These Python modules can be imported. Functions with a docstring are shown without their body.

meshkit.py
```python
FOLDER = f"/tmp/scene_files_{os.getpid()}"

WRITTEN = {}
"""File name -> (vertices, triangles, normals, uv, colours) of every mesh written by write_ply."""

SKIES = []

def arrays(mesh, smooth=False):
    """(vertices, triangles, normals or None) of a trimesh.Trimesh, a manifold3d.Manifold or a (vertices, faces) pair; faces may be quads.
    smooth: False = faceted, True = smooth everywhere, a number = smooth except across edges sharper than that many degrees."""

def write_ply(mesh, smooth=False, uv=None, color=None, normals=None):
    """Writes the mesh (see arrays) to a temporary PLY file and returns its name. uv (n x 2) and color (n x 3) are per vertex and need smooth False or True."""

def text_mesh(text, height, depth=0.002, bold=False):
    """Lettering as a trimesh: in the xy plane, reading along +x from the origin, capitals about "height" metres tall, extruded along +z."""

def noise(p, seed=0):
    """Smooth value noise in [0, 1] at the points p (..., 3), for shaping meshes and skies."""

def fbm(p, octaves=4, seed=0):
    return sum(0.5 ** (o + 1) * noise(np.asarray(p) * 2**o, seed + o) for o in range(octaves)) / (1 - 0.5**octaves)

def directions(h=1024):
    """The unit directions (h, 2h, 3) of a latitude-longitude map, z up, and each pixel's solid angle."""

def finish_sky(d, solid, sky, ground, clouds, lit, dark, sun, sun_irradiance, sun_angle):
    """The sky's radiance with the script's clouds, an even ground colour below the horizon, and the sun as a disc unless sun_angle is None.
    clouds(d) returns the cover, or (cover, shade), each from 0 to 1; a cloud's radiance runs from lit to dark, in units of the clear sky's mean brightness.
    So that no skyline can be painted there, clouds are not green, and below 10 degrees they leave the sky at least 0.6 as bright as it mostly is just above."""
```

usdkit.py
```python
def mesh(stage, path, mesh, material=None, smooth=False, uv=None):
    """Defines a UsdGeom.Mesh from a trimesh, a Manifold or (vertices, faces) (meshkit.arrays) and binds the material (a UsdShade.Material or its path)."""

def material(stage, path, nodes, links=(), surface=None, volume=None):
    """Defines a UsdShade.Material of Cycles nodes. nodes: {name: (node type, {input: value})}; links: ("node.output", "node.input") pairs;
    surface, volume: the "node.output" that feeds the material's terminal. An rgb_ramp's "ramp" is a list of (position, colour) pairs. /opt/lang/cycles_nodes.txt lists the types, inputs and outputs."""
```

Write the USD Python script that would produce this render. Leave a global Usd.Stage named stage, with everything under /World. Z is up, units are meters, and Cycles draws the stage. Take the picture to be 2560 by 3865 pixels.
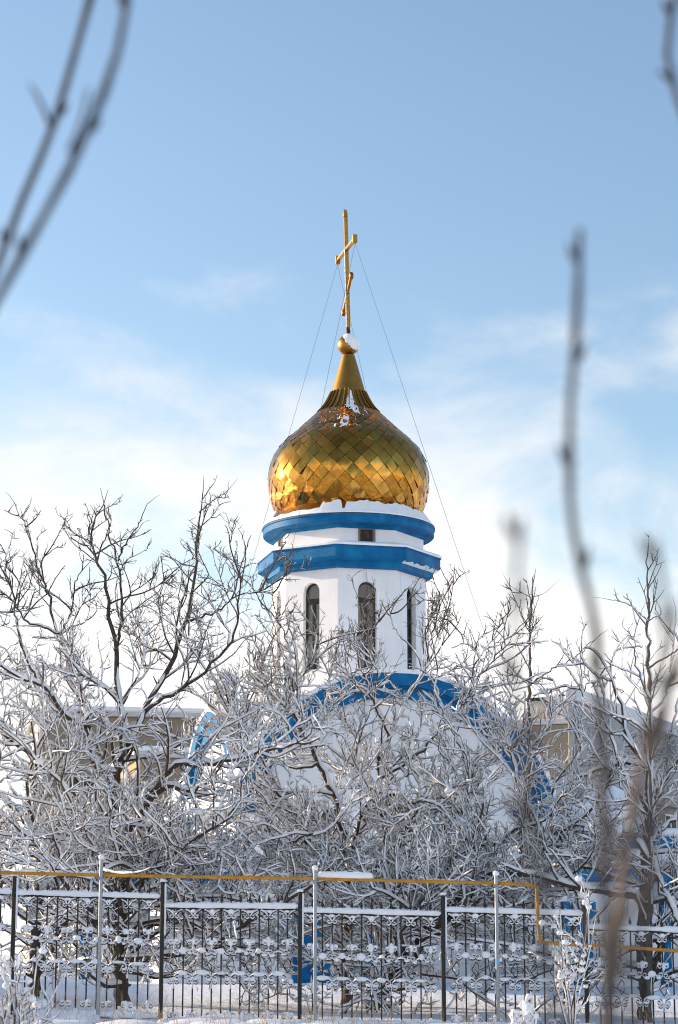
import math, numpy as np, trimesh, usdkit, meshkit
import manifold3d as m3
from manifold3d import Manifold, CrossSection
from pxr import Usd, UsdGeom, UsdLux, UsdShade, Gf, Sdf

stage = Usd.Stage.CreateInMemory()
UsdGeom.SetStageUpAxis(stage, 'Z'); UsdGeom.SetStageMetersPerUnit(stage, 1.0)
UsdGeom.Xform.Define(stage, '/World'); UsdGeom.Scope.Define(stage, '/World/Looks')
PI = math.pi

# ------------------------------------------------------------------ camera, sky, sun
F = 8000.0; CX, CY = 1280.0, 1932.5           # focal length and centre in pixels of the 2560 x 3865 photograph
PITCH = math.radians(11.8); CAMZ = 1.6
cam = UsdGeom.Camera.Define(stage, '/World/camera')
cam.CreateHorizontalApertureAttr(24.0); cam.CreateFocalLengthAttr(24.0 * F / 2560)
cam.CreateVerticalApertureAttr(24.0 * 1024 / 678)
cam.CreateFStopAttr(2.8); cam.CreateFocusDistanceAttr(48.0)
cam.CreateClippingRangeAttr(Gf.Vec2f(0.1, 20000))
cam.AddTranslateOp().Set(Gf.Vec3d(0, 0, CAMZ)); cam.AddRotateXOp().Set(90 + math.degrees(PITCH))
EXPOSURE = 0.8
cam.CreateExposureAttr(EXPOSURE)

SUN_AZ = math.radians(-68); SUN_EL = math.radians(14)
sd = np.array([math.sin(SUN_AZ) * math.cos(SUN_EL), math.cos(SUN_AZ) * math.cos(SUN_EL), math.sin(SUN_EL)])
sun = UsdLux.DistantLight.Define(stage, '/World/sun')
sun.CreateIntensityAttr(1.2); sun.CreateAngleAttr(0.5); sun.CreateNormalizeAttr(True)
sun.CreateColorAttr(Gf.Vec3f(1.0, 0.80, 0.60))
zax = Gf.Vec3d(*sd); xax = Gf.Cross(Gf.Vec3d(0, 0, 1), zax).GetNormalized(); yax = Gf.Cross(zax, xax)
sun.AddTransformOp().Set(Gf.Matrix4d(*xax, 0, *yax, 0, *zax, 0, 0, 0, 0, 1))

usdkit.material(stage, '/World/Looks/sky_light', {
    'tc': ('texture_coordinate', {}),
    'sky': ('sky_texture', {'sky_type': 'single_scattering', 'sun_disc': False, 'sun_elevation': SUN_EL, 'sun_rotation': SUN_AZ,
                            'altitude': 100.0, 'air_density': 1.0, 'aerosol_density': 1.0, 'ozone_density': 1.6}),
    'sep': ('separate_xyz', {}),
    'map': ('mapping', {'scale': (6.0, 6.0, 9.0), 'location': (0.55, 0.2, 0.37)}),
    'n1': ('noise_texture', {'scale': 1.0, 'detail': 7.0, 'roughness': 0.52, 'distortion': 0.35}),
    'map2': ('mapping', {'scale': (11.0, 11.0, 22.0), 'location': (3.1, 1.2, 0.3)}),
    'n2': ('noise_texture', {'scale': 1.0, 'detail': 6.0, 'roughness': 0.6, 'distortion': 0.6}),
    'el': ('map_range', {'from_min': 0.13, 'from_max': 0.73, 'to_min': 0.46, 'to_max': -1.65, 'clamp': True}),
    'nn': ('math', {'math_type': 'multiply_add', 'value2': 0.55, 'value3': -0.275}),
    'nA': ('math', {'math_type': 'multiply_add', 'value2': 1.7, 'value3': -0.35}),
    'sum0': ('math', {'math_type': 'add'}),
    'sum': ('math', {'math_type': 'add'}),
    'cov': ('map_range', {'range_type': 'smoothstep', 'from_min': 0.33, 'from_max': 0.95, 'to_min': 0.0, 'to_max': 1.0, 'clamp': True}),
    'cc': ('mix_color', {'a': (3.95, 4.02, 4.1), 'b': (5.5, 5.3, 5.12)}),
    'elw': ('map_range', {'from_min': 0.10, 'from_max': 0.25, 'to_min': 1.0, 'to_max': 0.0, 'clamp': True}),
    'mix': ('mix_color', {'use_clamp': False}),
    'bg': ('background_shader', {'strength': 0.142}),
}, [('tc.generated', 'sep.vector'), ('tc.generated', 'map.vector'), ('map.vector', 'n1.vector'), ('tc.generated', 'map2.vector'), ('map2.vector', 'n2.vector'),
    ('sep.z', 'el.value'), ('n2.fac', 'nn.value1'), ('nn.value', 'sum0.value2'), ('el.result', 'sum0.value1'), ('sum0.value', 'sum.value1'), ('n1.fac', 'nA.value1'), ('nA.value', 'sum.value2'),
    ('sum.value', 'cov.value'), ('cov.result', 'mix.fac'), ('sep.z', 'elw.value'), ('elw.result', 'cc.fac'),
    ('sky.color', 'mix.a'), ('cc.result', 'mix.b'), ('mix.result', 'bg.color')], surface='bg.background')
dome_light = UsdLux.DomeLight.Define(stage, '/World/sky')
UsdShade.MaterialBindingAPI.Apply(dome_light.GetPrim()).Bind(UsdShade.Material.Get(stage, '/World/Looks/sky_light'))
dome_light.GetPrim().SetCustomDataByKey('kind', 'structure')

# ------------------------------------------------------------------ helpers
def at(px, py, Y):
    """the point at world depth Y that shows at pixel (px, py) of the photograph"""
    a, b = (px - CX) / F, (CY - py) / F
    d = np.array([a, math.cos(PITCH) - b * math.sin(PITCH), math.sin(PITCH) + b * math.cos(PITCH)])
    return np.array([0, 0, CAMZ]) + d * (Y / d[1])
def zat(py, Y): return at(CX, py, Y)[2]
D2S = 2560 / 1568.0                              # my measuring scale to photograph pixels

used = {}
def numbered(path):
    n = used.get(path, 0); used[path] = n + 1
    return path if n == 0 else f'{path}_{n:03d}'
origin = {}
def setdata(p, label=None, cat=None, group=None, kind=None):
    for k, v in (('label', label), ('category', cat), ('group', group), ('kind', kind)):
        if v: p.SetCustomDataByKey(k, v)
def thing(name, label, cat, loc=(0, 0, 0), group=None):
    path = numbered('/World/' + name)
    x = UsdGeom.Xform.Define(stage, path); x.AddTranslateOp().Set(Gf.Vec3d(*map(float, loc)))
    origin[path] = np.array(loc, float); setdata(x.GetPrim(), label, cat, group)
    return path
def arr(mesh):
    if hasattr(mesh, 'to_mesh'):
        q = mesh.to_mesh(); return np.array(q.vert_properties[:, :3]), np.array(q.tri_verts)
    if isinstance(mesh, tuple): return np.asarray(mesh[0], float), np.asarray(mesh[1])
    return np.array(mesh.vertices), np.array(mesh.faces)
def nf_(mesh): return arr(mesh)[1].shape[1]
def obj(name, mesh, mat, parent=None, smooth=False, label=None, cat=None, group=None, kind=None):
    """one Mesh prim from world-space geometry, under parent or at top level"""
    if isinstance(mesh, list): mesh = join(mesh)
    v, f = arr(mesh)
    if len(f) and (f.max() + 1 < len(v) or len(np.unique(f)) < len(v)):
        u_, f = np.unique(f, return_inverse=True); f = f.reshape(-1, f.shape[-1] if f.ndim > 1 else 3) if False else f; v = v[u_]; f = np.asarray(f).reshape(-1, nf_(mesh))
    path = numbered((parent or '/World') + '/' + name)
    if parent:
        o = origin[parent]
        if (v.shape[0]): v = v - o
        origin[path] = o
    usdkit.mesh(stage, path, (v, f), '/World/Looks/' + mat, smooth=smooth)
    setdata(stage.GetPrimAtPath(path), label, cat, group, kind)
    return path
def join(ms):
    vs, fs, n = [], [], 0
    for m in ms:
        v, f = arr(m)
        if len(f) and f.shape[1] == 4: f = np.vstack([f[:, [0, 1, 2]], f[:, [0, 2, 3]]])
        vs.append(v); fs.append(f + n); n += len(v)
    return np.vstack(vs), np.vstack(fs)
def box(x0, x1, y0, y1, z0, z1):
    m = trimesh.creation.box([x1 - x0, y1 - y0, z1 - z0]); m.apply_translation([(x0 + x1) / 2, (y0 + y1) / 2, (z0 + z1) / 2]); return m
def bbox(x0, x1, y0, y1, z0, z1, c=0.01):
    """box with chamfered edges"""
    pts = [(x, y, z) for x in (x0, x1) for y in (y0, y1) for z in (z0, z1)]
    out = []
    mid = np.array([(x0 + x1) / 2, (y0 + y1) / 2, (z0 + z1) / 2])
    for p in pts:
        for k in range(3):
            q = np.array(p, float)
            for j in range(3):
                if j != k: q[j] += c if q[j] < mid[j] else -c
            out.append(q)
    return Manifold.hull_points(np.array(out))
def tf(m, M):
    v, f = arr(m); return v @ M[:3, :3].T + M[:3, 3], f
def rotz(a, loc=(0, 0, 0)):
    M = np.eye(4); c, s = math.cos(a), math.sin(a); M[:2, :2] = [[c, -s], [s, c]]; M[:3, 3] = loc; return M
def loft(profile, n, phase=0.0, closed=False):
    """polygonal loft of (r, z) rings with n corners; r is the corner radius"""
    a = phase + np.arange(n) * 2 * PI / n
    pr = np.array(profile, float); K = len(pr)
    v = np.stack([pr[:, 0, None] * np.sin(a)[None], -pr[:, 0, None] * np.cos(a)[None], np.repeat(pr[:, 1, None], n, 1)], -1)
    i, j = np.meshgrid(np.arange(K if closed else K - 1), np.arange(n), indexing='ij')
    i2 = (i + 1) % K; j2 = (j + 1) % n
    q = np.stack([i * n + j, i * n + j2, i2 * n + j2, i2 * n + j], -1).reshape(-1, 4)
    return v.reshape(-1, 3), np.vstack([q[:, [0, 1, 2]], q[:, [0, 2, 3]]])
def tubes(P, R, sides=4, A=None, B=None, RB=None):
    """N polylines (N, K, 3) as tubes; optional explicit cross axes and second radius"""
    P = np.asarray(P, float); N, K = P.shape[:2]
    R = np.broadcast_to(R, (N, K))
    if A is None:
        t = np.gradient(P, axis=1); t /= np.linalg.norm(t, axis=2, keepdims=True) + 1e-12
        ref = np.where(np.abs(t[..., 2:3]) < 0.85, [0, 0, 1.0], [0.0, 1.0, 0.0])
        ref = np.broadcast_to(ref[:, :1], t.shape)
        A = np.cross(t, ref); A /= np.linalg.norm(A, axis=2, keepdims=True) + 1e-12
        B = np.cross(t, A)
    RB = R if RB is None else np.broadcast_to(RB, (N, K))
    ang = np.arange(sides) * 2 * PI / sides
    v = P[:, :, None] + R[..., None, None] * np.cos(ang)[:, None] * A[:, :, None] + RB[..., None, None] * np.sin(ang)[:, None] * B[:, :, None]
    n_, i, j = np.meshgrid(np.arange(N), np.arange(K - 1), np.arange(sides), indexing='ij')
    b = n_ * K * sides; j2 = (j + 1) % sides
    q = np.stack([b + i * sides + j, b + i * sides + j2, b + (i + 1) * sides + j2, b + (i + 1) * sides + j], -1).reshape(-1, 4)
    return v.reshape(-1, 3), np.vstack([q[:, [0, 2, 1]], q[:, [0, 3, 2]]])
def resample(pts, n):
    p = np.asarray(pts, float); d = np.r_[0, np.cumsum(np.linalg.norm(np.diff(p, axis=0), axis=1))]
    s = np.linspace(0, d[-1], n)
    if len(p) > 2:
        from scipy.interpolate import PchipInterpolator
        return PchipInterpolator(d, p, axis=0)(s)
    return np.stack([np.interp(s, d, p[:, k]) for k in range(p.shape[1])], 1)
def pipe(pts, r, sides=8, n=None):
    p = np.asarray(pts, float)
    if n: p = resample(p, n)
    v, f = tubes(p[None], np.full((1, len(p)), r) if np.ndim(r) == 0 else np.asarray(r)[None], sides)
    k = len(v); caps = []
    v = np.vstack([v, p[:1], p[-1:]])
    for j in range(sides):
        caps.append([k, j, (j + 1) % sides]); caps.append([k + 1, k - sides + (j + 1) % sides, k - sides + j])
    return v, np.vstack([f, caps])
_ico = trimesh.creation.icosphere(1); _ico2 = trimesh.creation.icosphere(2); _ico3 = trimesh.creation.icosphere(3)
def lump(c, rx, ry, rz, ico=None, rough=0.0, seed=0):
    ico = ico or _ico; v = np.array(ico.vertices)
    if rough:
        v = v * (1 + rough * (meshkit.fbm(v * 2.3 + seed * 7.1, 3, seed)[:, None] - 0.5) * 2)
    return v * [rx, ry, rz] + np.asarray(c), np.array(ico.faces)

# ------------------------------------------------------------------ materials
def mat(name, base, rough=0.6, metallic=0.0, noise=None, bump=None, spec=0.4, **kw):
    """noise = (scale, second colour, ramp low, ramp high); bump = (scale, strength, distance)"""
    nodes = {'p': ('principled_bsdf', {'base_color': base, 'roughness': rough, 'metallic': metallic, 'specular_ior_level': spec, **kw}), 'g': ('geometry', {})}
    links = []
    if noise:
        sc, col2, lo, hi = noise
        nodes['n'] = ('noise_texture', {'scale': sc, 'detail': 6.0, 'roughness': 0.62})
        nodes['r'] = ('map_range', {'from_min': lo, 'from_max': hi, 'clamp': True})
        nodes['m'] = ('mix_color', {'a': base, 'b': col2})
        links += [('g.position', 'n.vector'), ('n.fac', 'r.value'), ('r.result', 'm.fac'), ('m.result', 'p.base_color')]
    if bump:
        sc, st, di = bump
        nodes['bn'] = ('noise_texture', {'scale': sc, 'detail': 5.0, 'roughness': 0.6})
        nodes['b'] = ('bump', {'strength': st, 'distance': di})
        links += [('g.position', 'bn.vector'), ('bn.fac', 'b.height'), ('b.normal', 'p.normal')]
    usdkit.material(stage, '/World/Looks/' + name, nodes, links, surface='p.BSDF')
mat('snow', (0.88, 0.875, 0.875), 0.75, noise=(6.0, (0.80, 0.80, 0.81), 0.45, 0.75), bump=(30.0, 0.35, 0.03), spec=0.3)
mat('snow_ground', (0.80, 0.82, 0.86), 0.8, noise=(0.6, (0.72, 0.74, 0.78), 0.4, 0.7), bump=(5.0, 0.6, 0.1), spec=0.3)
mat('bark', (0.062, 0.047, 0.036), 0.9, noise=(14.0, (0.115, 0.092, 0.072), 0.42, 0.66), bump=(40.0, 0.5, 0.02), spec=0.2)
mat('bark_grey', (0.10, 0.085, 0.07), 0.9, noise=(9.0, (0.16, 0.14, 0.12), 0.42, 0.66), bump=(40.0, 0.5, 0.02), spec=0.2)
mat('warm_bark', (0.085, 0.062, 0.045), 0.8, noise=(40.0, (0.16, 0.12, 0.09), 0.45, 0.66))
mat('near_bark', (0.022, 0.021, 0.022), 0.8, noise=(40.0, (0.06, 0.05, 0.046), 0.45, 0.66))
mat('gold_tile', (0.60, 0.285, 0.045), 0.11, 1.0, noise=(2.6, (0.45, 0.20, 0.034), 0.42, 0.66), bump=(5.5, 0.10, 0.05))
mat('gold_tile_crumpled', (0.58, 0.25, 0.032), 0.08, 1.0, bump=(4.2, 0.9, 0.12))  # base of the lowest rows darkened to stand in for reflected dark trees
mat('gold_dull', (0.43, 0.215, 0.042), 0.36, 1.0, noise=(5.0, (0.31, 0.155, 0.036), 0.4, 0.7))
mat('gold_seam', (0.13, 0.075, 0.02), 0.6, 1.0)
mat('cross_gold', (0.56, 0.29, 0.06), 0.30, 1.0, noise=(9.0, (0.42, 0.21, 0.05), 0.45, 0.65))
mat('dark_metal', (0.03, 0.027, 0.025), 0.5, 0.3)
mat('iron_black', (0.018, 0.017, 0.017), 0.45, 0.2, noise=(18.0, (0.05, 0.03, 0.02), 0.58, 0.75))
usdkit.material(stage, '/World/Looks/plaster', {
    'g': ('geometry', {}), 'n': ('noise_texture', {'scale': 1.1, 'detail': 7.0, 'roughness': 0.65}), 'r': ('map_range', {'from_min': 0.42, 'from_max': 0.75, 'clamp': True}),
    'm': ('mix_color', {'a': (0.84, 0.83, 0.82), 'b': (0.76, 0.745, 0.73)}),
    'mp': ('mapping', {'scale': (4.0, 4.0, 0.35)}), 'n2': ('noise_texture', {'scale': 1.0, 'detail': 5.0, 'roughness': 0.65}), 'r2': ('map_range', {'from_min': 0.56, 'from_max': 0.78, 'to_max': 0.5, 'clamp': True}),
    'm2': ('mix_color', {'b': (0.52, 0.49, 0.45)}), 'bn': ('noise_texture', {'scale': 45.0, 'detail': 5.0}), 'bp': ('bump', {'strength': 0.18, 'distance': 0.012}),
    'p': ('principled_bsdf', {'roughness': 0.85, 'specular_ior_level': 0.2})},
    [('g.position', 'n.vector'), ('n.fac', 'r.value'), ('r.result', 'm.fac'), ('g.position', 'mp.vector'), ('mp.vector', 'n2.vector'), ('n2.fac', 'r2.value'), ('r2.result', 'm2.fac'),
     ('m.result', 'm2.a'), ('m2.result', 'p.base_color'), ('g.position', 'bn.vector'), ('bn.fac', 'bp.height'), ('bp.normal', 'p.normal')], surface='p.BSDF')
mat('window_frame', (0.03, 0.024, 0.02), 0.55)
mat('vent_dark', (0.045, 0.035, 0.028), 0.8, noise=(9.0, (0.14, 0.11, 0.08), 0.5, 0.75))
mat('vent_frame', (0.22, 0.17, 0.11), 0.7, noise=(16.0, (0.10, 0.07, 0.05), 0.45, 0.7))
mat('galvanised', (0.30, 0.33, 0.36), 0.42, 0.7, noise=(20.0, (0.20, 0.22, 0.24), 0.45, 0.7))
mat('yellow_paint', (0.50, 0.23, 0.018), 0.55, noise=(5.0, (0.30, 0.14, 0.022), 0.45, 0.72))
mat('wire_grey', (0.10, 0.11, 0.13), 0.7, 0.0)
mat('concrete_grey', (0.33, 0.325, 0.32), 0.85, noise=(0.9, (0.27, 0.265, 0.26), 0.42, 0.7), bump=(30.0, 0.2, 0.02))
mat('concrete_light', (0.52, 0.52, 0.52), 0.8, noise=(1.2, (0.45, 0.45, 0.45), 0.45, 0.7))
mat('parapet_metal', (0.50, 0.53, 0.56), 0.5, 0.2)
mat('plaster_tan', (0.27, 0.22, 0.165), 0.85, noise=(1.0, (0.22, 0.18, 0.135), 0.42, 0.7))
mat('plaster_tan_sunlit', (0.42, 0.29, 0.15), 0.85, noise=(1.0, (0.42, 0.28, 0.13), 0.42, 0.7))  # tan plaster with the warm sunlight put into its colour
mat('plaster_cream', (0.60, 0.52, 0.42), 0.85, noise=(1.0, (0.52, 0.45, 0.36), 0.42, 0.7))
mat('white_metal', (0.72, 0.72, 0.72), 0.5)
mat('rust_metal', (0.16, 0.09, 0.05), 0.7, 0.2)
mat('light_blue', (0.20, 0.42, 0.60), 0.6, noise=(3.0, (0.16, 0.36, 0.54), 0.45, 0.7))
mat('dry_stem', (0.26, 0.19, 0.11), 0.8, noise=(9.0, (0.16, 0.11, 0.06), 0.4, 0.7))
mat('gold_tile_dark', (0.46, 0.215, 0.034), 0.15, 1.0, noise=(2.6, (0.30, 0.14, 0.026), 0.42, 0.66), bump=(5.5, 0.12, 0.05))
mat('gold_tile_pale', (0.72, 0.37, 0.075), 0.09, 1.0, noise=(2.6, (0.58, 0.29, 0.055), 0.42, 0.66), bump=(5.5, 0.10, 0.05))
# weathered blue paint: paler chalky patches, a few rust runs
usdkit.material(stage, '/World/Looks/blue_paint', {
    'g': ('geometry', {}), 'n': ('noise_texture', {'scale': 1.7, 'detail': 7.0, 'roughness': 0.65}),
    'r': ('map_range', {'from_min': 0.40, 'from_max': 0.72, 'clamp': True}),
    'm': ('mix_color', {'a': (0.002, 0.105, 0.27), 'b': (0.008, 0.19, 0.38)}),
    'mp': ('mapping', {'scale': (5.0, 5.0, 0.5)}), 'n2': ('noise_texture', {'scale': 1.0, 'detail': 3.0}),
    'r2': ('map_range', {'from_min': 0.69, 'from_max': 0.76, 'to_max': 0.55, 'clamp': True}),
    'm2': ('mix_color', {'b': (0.16, 0.13, 0.09)}),
    'p': ('principled_bsdf', {'roughness': 0.6, 'specular_ior_level': 0.15})},
    [('g.position', 'n.vector'), ('n.fac', 'r.value'), ('r.result', 'm.fac'), ('g.position', 'mp.vector'), ('mp.vector', 'n2.vector'), ('n2.fac', 'r2.value'),
     ('r2.result', 'm2.fac'), ('m.result', 'm2.a'), ('m2.result', 'p.base_color')], surface='p.BSDF')
usdkit.material(stage, '/World/Looks/glass', {
    'f': ('fresnel', {'IOR': 1.5}), 't': ('transparent_bsdf', {'color': (0.80, 0.82, 0.80)}), 'gl': ('glossy_bsdf', {'roughness': 0.03, 'color': (0.95, 0.95, 0.95)}), 'x': ('mix_closure', {})},
    [('f.fac', 'x.fac'), ('t.BSDF', 'x.closure1'), ('gl.BSDF', 'x.closure2')], surface='x.closure')

# ------------------------------------------------------------------ ground
def gz(x, y):
    y = np.asarray(y, float); x = np.asarray(x, float)
    t = np.clip((y - 4) / 33, 0, 1); t2 = np.clip((y - 38) / 18, 0, 1)
    near = np.clip(1 - np.abs(y - 37) / 40, 0, 1)
    return 0.50 * t * t * (3 - 2 * t) + 0.35 * t2 * t2 * (3 - 2 * t2) - 0.024 * np.clip(x, -12, 12) * near
xs = np.unique(np.r_[-3000, -1500, -700, -300, -150, -80, -50, np.arange(-40, 40.1, 1.0), 50, 80, 150, 300, 700, 1500, 3000])
ys = np.unique(np.r_[-3000, -1000, -300, -100, -40, -15, -5, np.arange(0, 90.1, 1.0), 110, 150, 220, 400, 800, 1500, 3000])
gx, gy = np.meshgrid(xs, ys, indexing='ij')
bumpz = (meshkit.fbm(np.stack([gx * 0.25, gy * 0.25, gx * 0], -1), 4, 3) - 0.5) * 0.25 * (np.abs(gx) < 60) * (gy < 95) * (gy > -8)
gv = np.stack([gx, gy, gz(gx, gy) + bumpz], -1).reshape(-1, 3)
ni, nj = len(xs), len(ys); ii, jj = np.meshgrid(np.arange(ni - 1), np.arange(nj - 1), indexing='ij')
gq = np.stack([ii * nj + jj, (ii + 1) * nj + jj, (ii + 1) * nj + jj + 1, ii * nj + jj + 1], -1).reshape(-1, 4)
obj('snowy_ground', (gv, gq), 'snow_ground', smooth=True, kind='structure')

# ------------------------------------------------------------------ church
BETA = math.radians(14.4)
AX, AY = (1316 - CX) / F * 65.2, 64.0            # tower axis
GC = float(gz(0, 62)) - 0.05
church = thing('church', 'white church with blue trim, octagonal tower and gold onion dome', 'church', (AX, AY, GC))
M = rotz(BETA, (AX, AY, 0))
def W(m): return tf(m, M)                         # from the church's own axes (front towards -y) to the world
SC = 75.2                                         # my measured pixels per metre on the tower axis
def zd(d, front=0.0): return zat(d * D2S, AY - front)
PH = math.radians(22.5)                           # octagon with a flat side to the front

# body: a square hall under two crossing barrel vaults
a = 4.95; RV = 4.75; ztop = 9.3; zc = ztop - RV; zs = 6.0
def barrel(R, half_len, z0, wid):
    c = CrossSection.circle(R, 96) ^ CrossSection.square((2 * wid, 2 * R), True).translate((0, R + z0 - zc) if False else (0, R + (z0 - zc)))
    m = c.extrude(2 * half_len).translate((0, 0, -half_len)).rotate((90, 0, 0))
    return m.translate((0, 0, zc))
def ringsec(R0, R1, y0, y1, zmin):
    c = (CrossSection.circle(R1, 96) - CrossSection.circle(R0, 96)) ^ CrossSection.square((20, 20), True).translate((0, 10 + zmin - zc))
    m = c.extrude(y1 - y0).rotate((90, 0, 0)).translate((0, y1, zc))
    return m
body = Manifold.cube((7.6, 2 * a - 0.7, zs - GC + 0.6), False).translate((-3.8, -a + 0.35, GC - 0.3))
A2, RS = 4.1, 4.1                                  # the side arms are lower and shorter
br = barrel(RV - 0.45, a - 0.02, zs - 1.0, a - 0.5); br2 = barrel(RS - 0.45, A2 - 0.02, zs - 1.0, a - 0.9).rotate((0, 0, 90))
body = body + br + br2 + Manifold.cube((2 * A2, 2 * a, zs - 0.8 - GC + 0.3)).translate((-A2, -a, GC - 0.3))
win_local = [(-1.75, 0.68, 3.35, 5.55), (0.0, 0.68, 3.35, 6.0), (1.75, 0.68, 3.35, 5.55)]
def arch_cs(w, z0, z1):
    r = w / 2
    return CrossSection.square((w, z1 - r - z0)).translate((-r, z0)) + CrossSection.circle(r, 32).translate((0, z1 - r))
for cx_, w, z0, z1 in win_local:
    body -= arch_cs(w, z0, z1).extrude(0.5).rotate((90, 0, 0)).translate((cx_, -a + 0.3, 0))
body_p = obj('hall_wall', W(body), 'plaster', church, smooth=20)
for cx_, w, z0, z1 in win_local:
    fr = (arch_cs(w - 0.01, z0, z1) - arch_cs(w - 0.16, z0 + 0.08, z1 - 0.08)).extrude(0.08).rotate((90, 0, 0)).translate((cx_, -a + 0.30, 0))
    fr += Manifold.cube((0.05, 0.06, z1 - z0 - 0.1)).translate((cx_ - 0.025, -a + 0.23, z0 + 0.05)) + Manifold.cube((w - 0.1, 0.06, 0.05)).translate((cx_ - w / 2 + 0.05, -a + 0.23, z0 + 1.1))
    wp = obj('hall_window', W(fr), 'window_frame', church)
    obj('pane', W(arch_cs(w - 0.05, z0 + 0.03, z1 - 0.03).extrude(0.01).rotate((90, 0, 0)).translate((cx_, -a + 0.265, 0))), 'glass', wp)
    obj('window_backing', W(Manifold.cube((w - 0.04, 0.02, z1 - z0 - 0.04)).translate((cx_ - w / 2 + 0.02, -a + 0.275, z0 + 0.02)) ^ arch_cs(w - 0.03, z0, z1 - .02).extrude(0.5).rotate((90, 0, 0)).translate((cx_, -a + 0.4, 0))), 'vent_dark', wp)
for k in range(4):
    R = np.radians(90 * k)
    ra, ea = (RV, a) if k % 2 == 0 else (RS, A2)
    out = ringsec(ra - 0.34, ra, -ea - (0.42 if k % 2 == 0 else 0.25), -ea + 0.5, zs - 0.6)
    inn = ringsec(ra - 0.66, ra - 0.34, -ea - (0.20 if k % 2 == 0 else 0.12), -ea + 0.3, zs - 0.6)
    g = obj('arched_gable_trim', W((out).rotate((0, 0, 90 * k))), 'blue_paint', church, smooth=25)
    obj('inner_moulding', W(inn.rotate((0, 0, 90 * k))), 'blue_paint', g, smooth=25)
# snow on the vaults
sn = barrel(RV + 0.13, a + 0.44, zs - 0.4, a + 0.3); sn2 = barrel(RS + 0.13, A2 + 0.27, zs - 0.4, a - 0.3).rotate((0, 0, 90))
cut1 = barrel(RV + 0.004, a + 0.6, zs - 0.6, a + 0.5); cut2 = barrel(RS + 0.004, A2 + 0.5, zs - 0.6, a + 0.5).rotate((0, 0, 90))
snow_v = (sn + sn2) - cut1 - cut2
obj('vault_roof', W(barrel(RV, a + 0.3, zs - 0.3, a + 0.1) + barrel(RS, A2 + 0.1, zs - 0.3, a - 0.5).rotate((0, 0, 90))
                      - barrel(RV - 0.4, a + 1, zs - 2, a + 1) - barrel(RS - 0.4, A2 + 1, zs - 2, a + 1).rotate((0, 0, 90))), 'blue_paint', church, smooth=25)
v, f = arr(snow_v.refine_to_length(0.5)); v = v + np.array([0, 0, 1.0]) * ((meshkit.fbm(v * 1.3, 3, 5) - 0.5) * 0.12)[:, None]
obj('roof_snow', W((v, f)), 'snow', church, smooth=40, kind='stuff')
# corner piers and blue corner strips
for sx, sy in ((-1, -1), (1, -1), (-1, 1), (1, 1)):
    px_, py_ = sx * (A2 - 0.1), sy * (a - 0.35)
    obj('corner_pier', W(bbox(px_ - 0.42, px_ + 0.42, py_ - 0.42, py_ + 0.42, GC - 0.3, zs - 0.6, 0.02)), 'plaster', church)
    obj('pier_cap', W(bbox(px_ - 0.52, px_ + 0.52, py_ - 0.52, py_ + 0.52, zs - 0.6, zs - 0.3, 0.03)), 'blue_paint', church)
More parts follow.
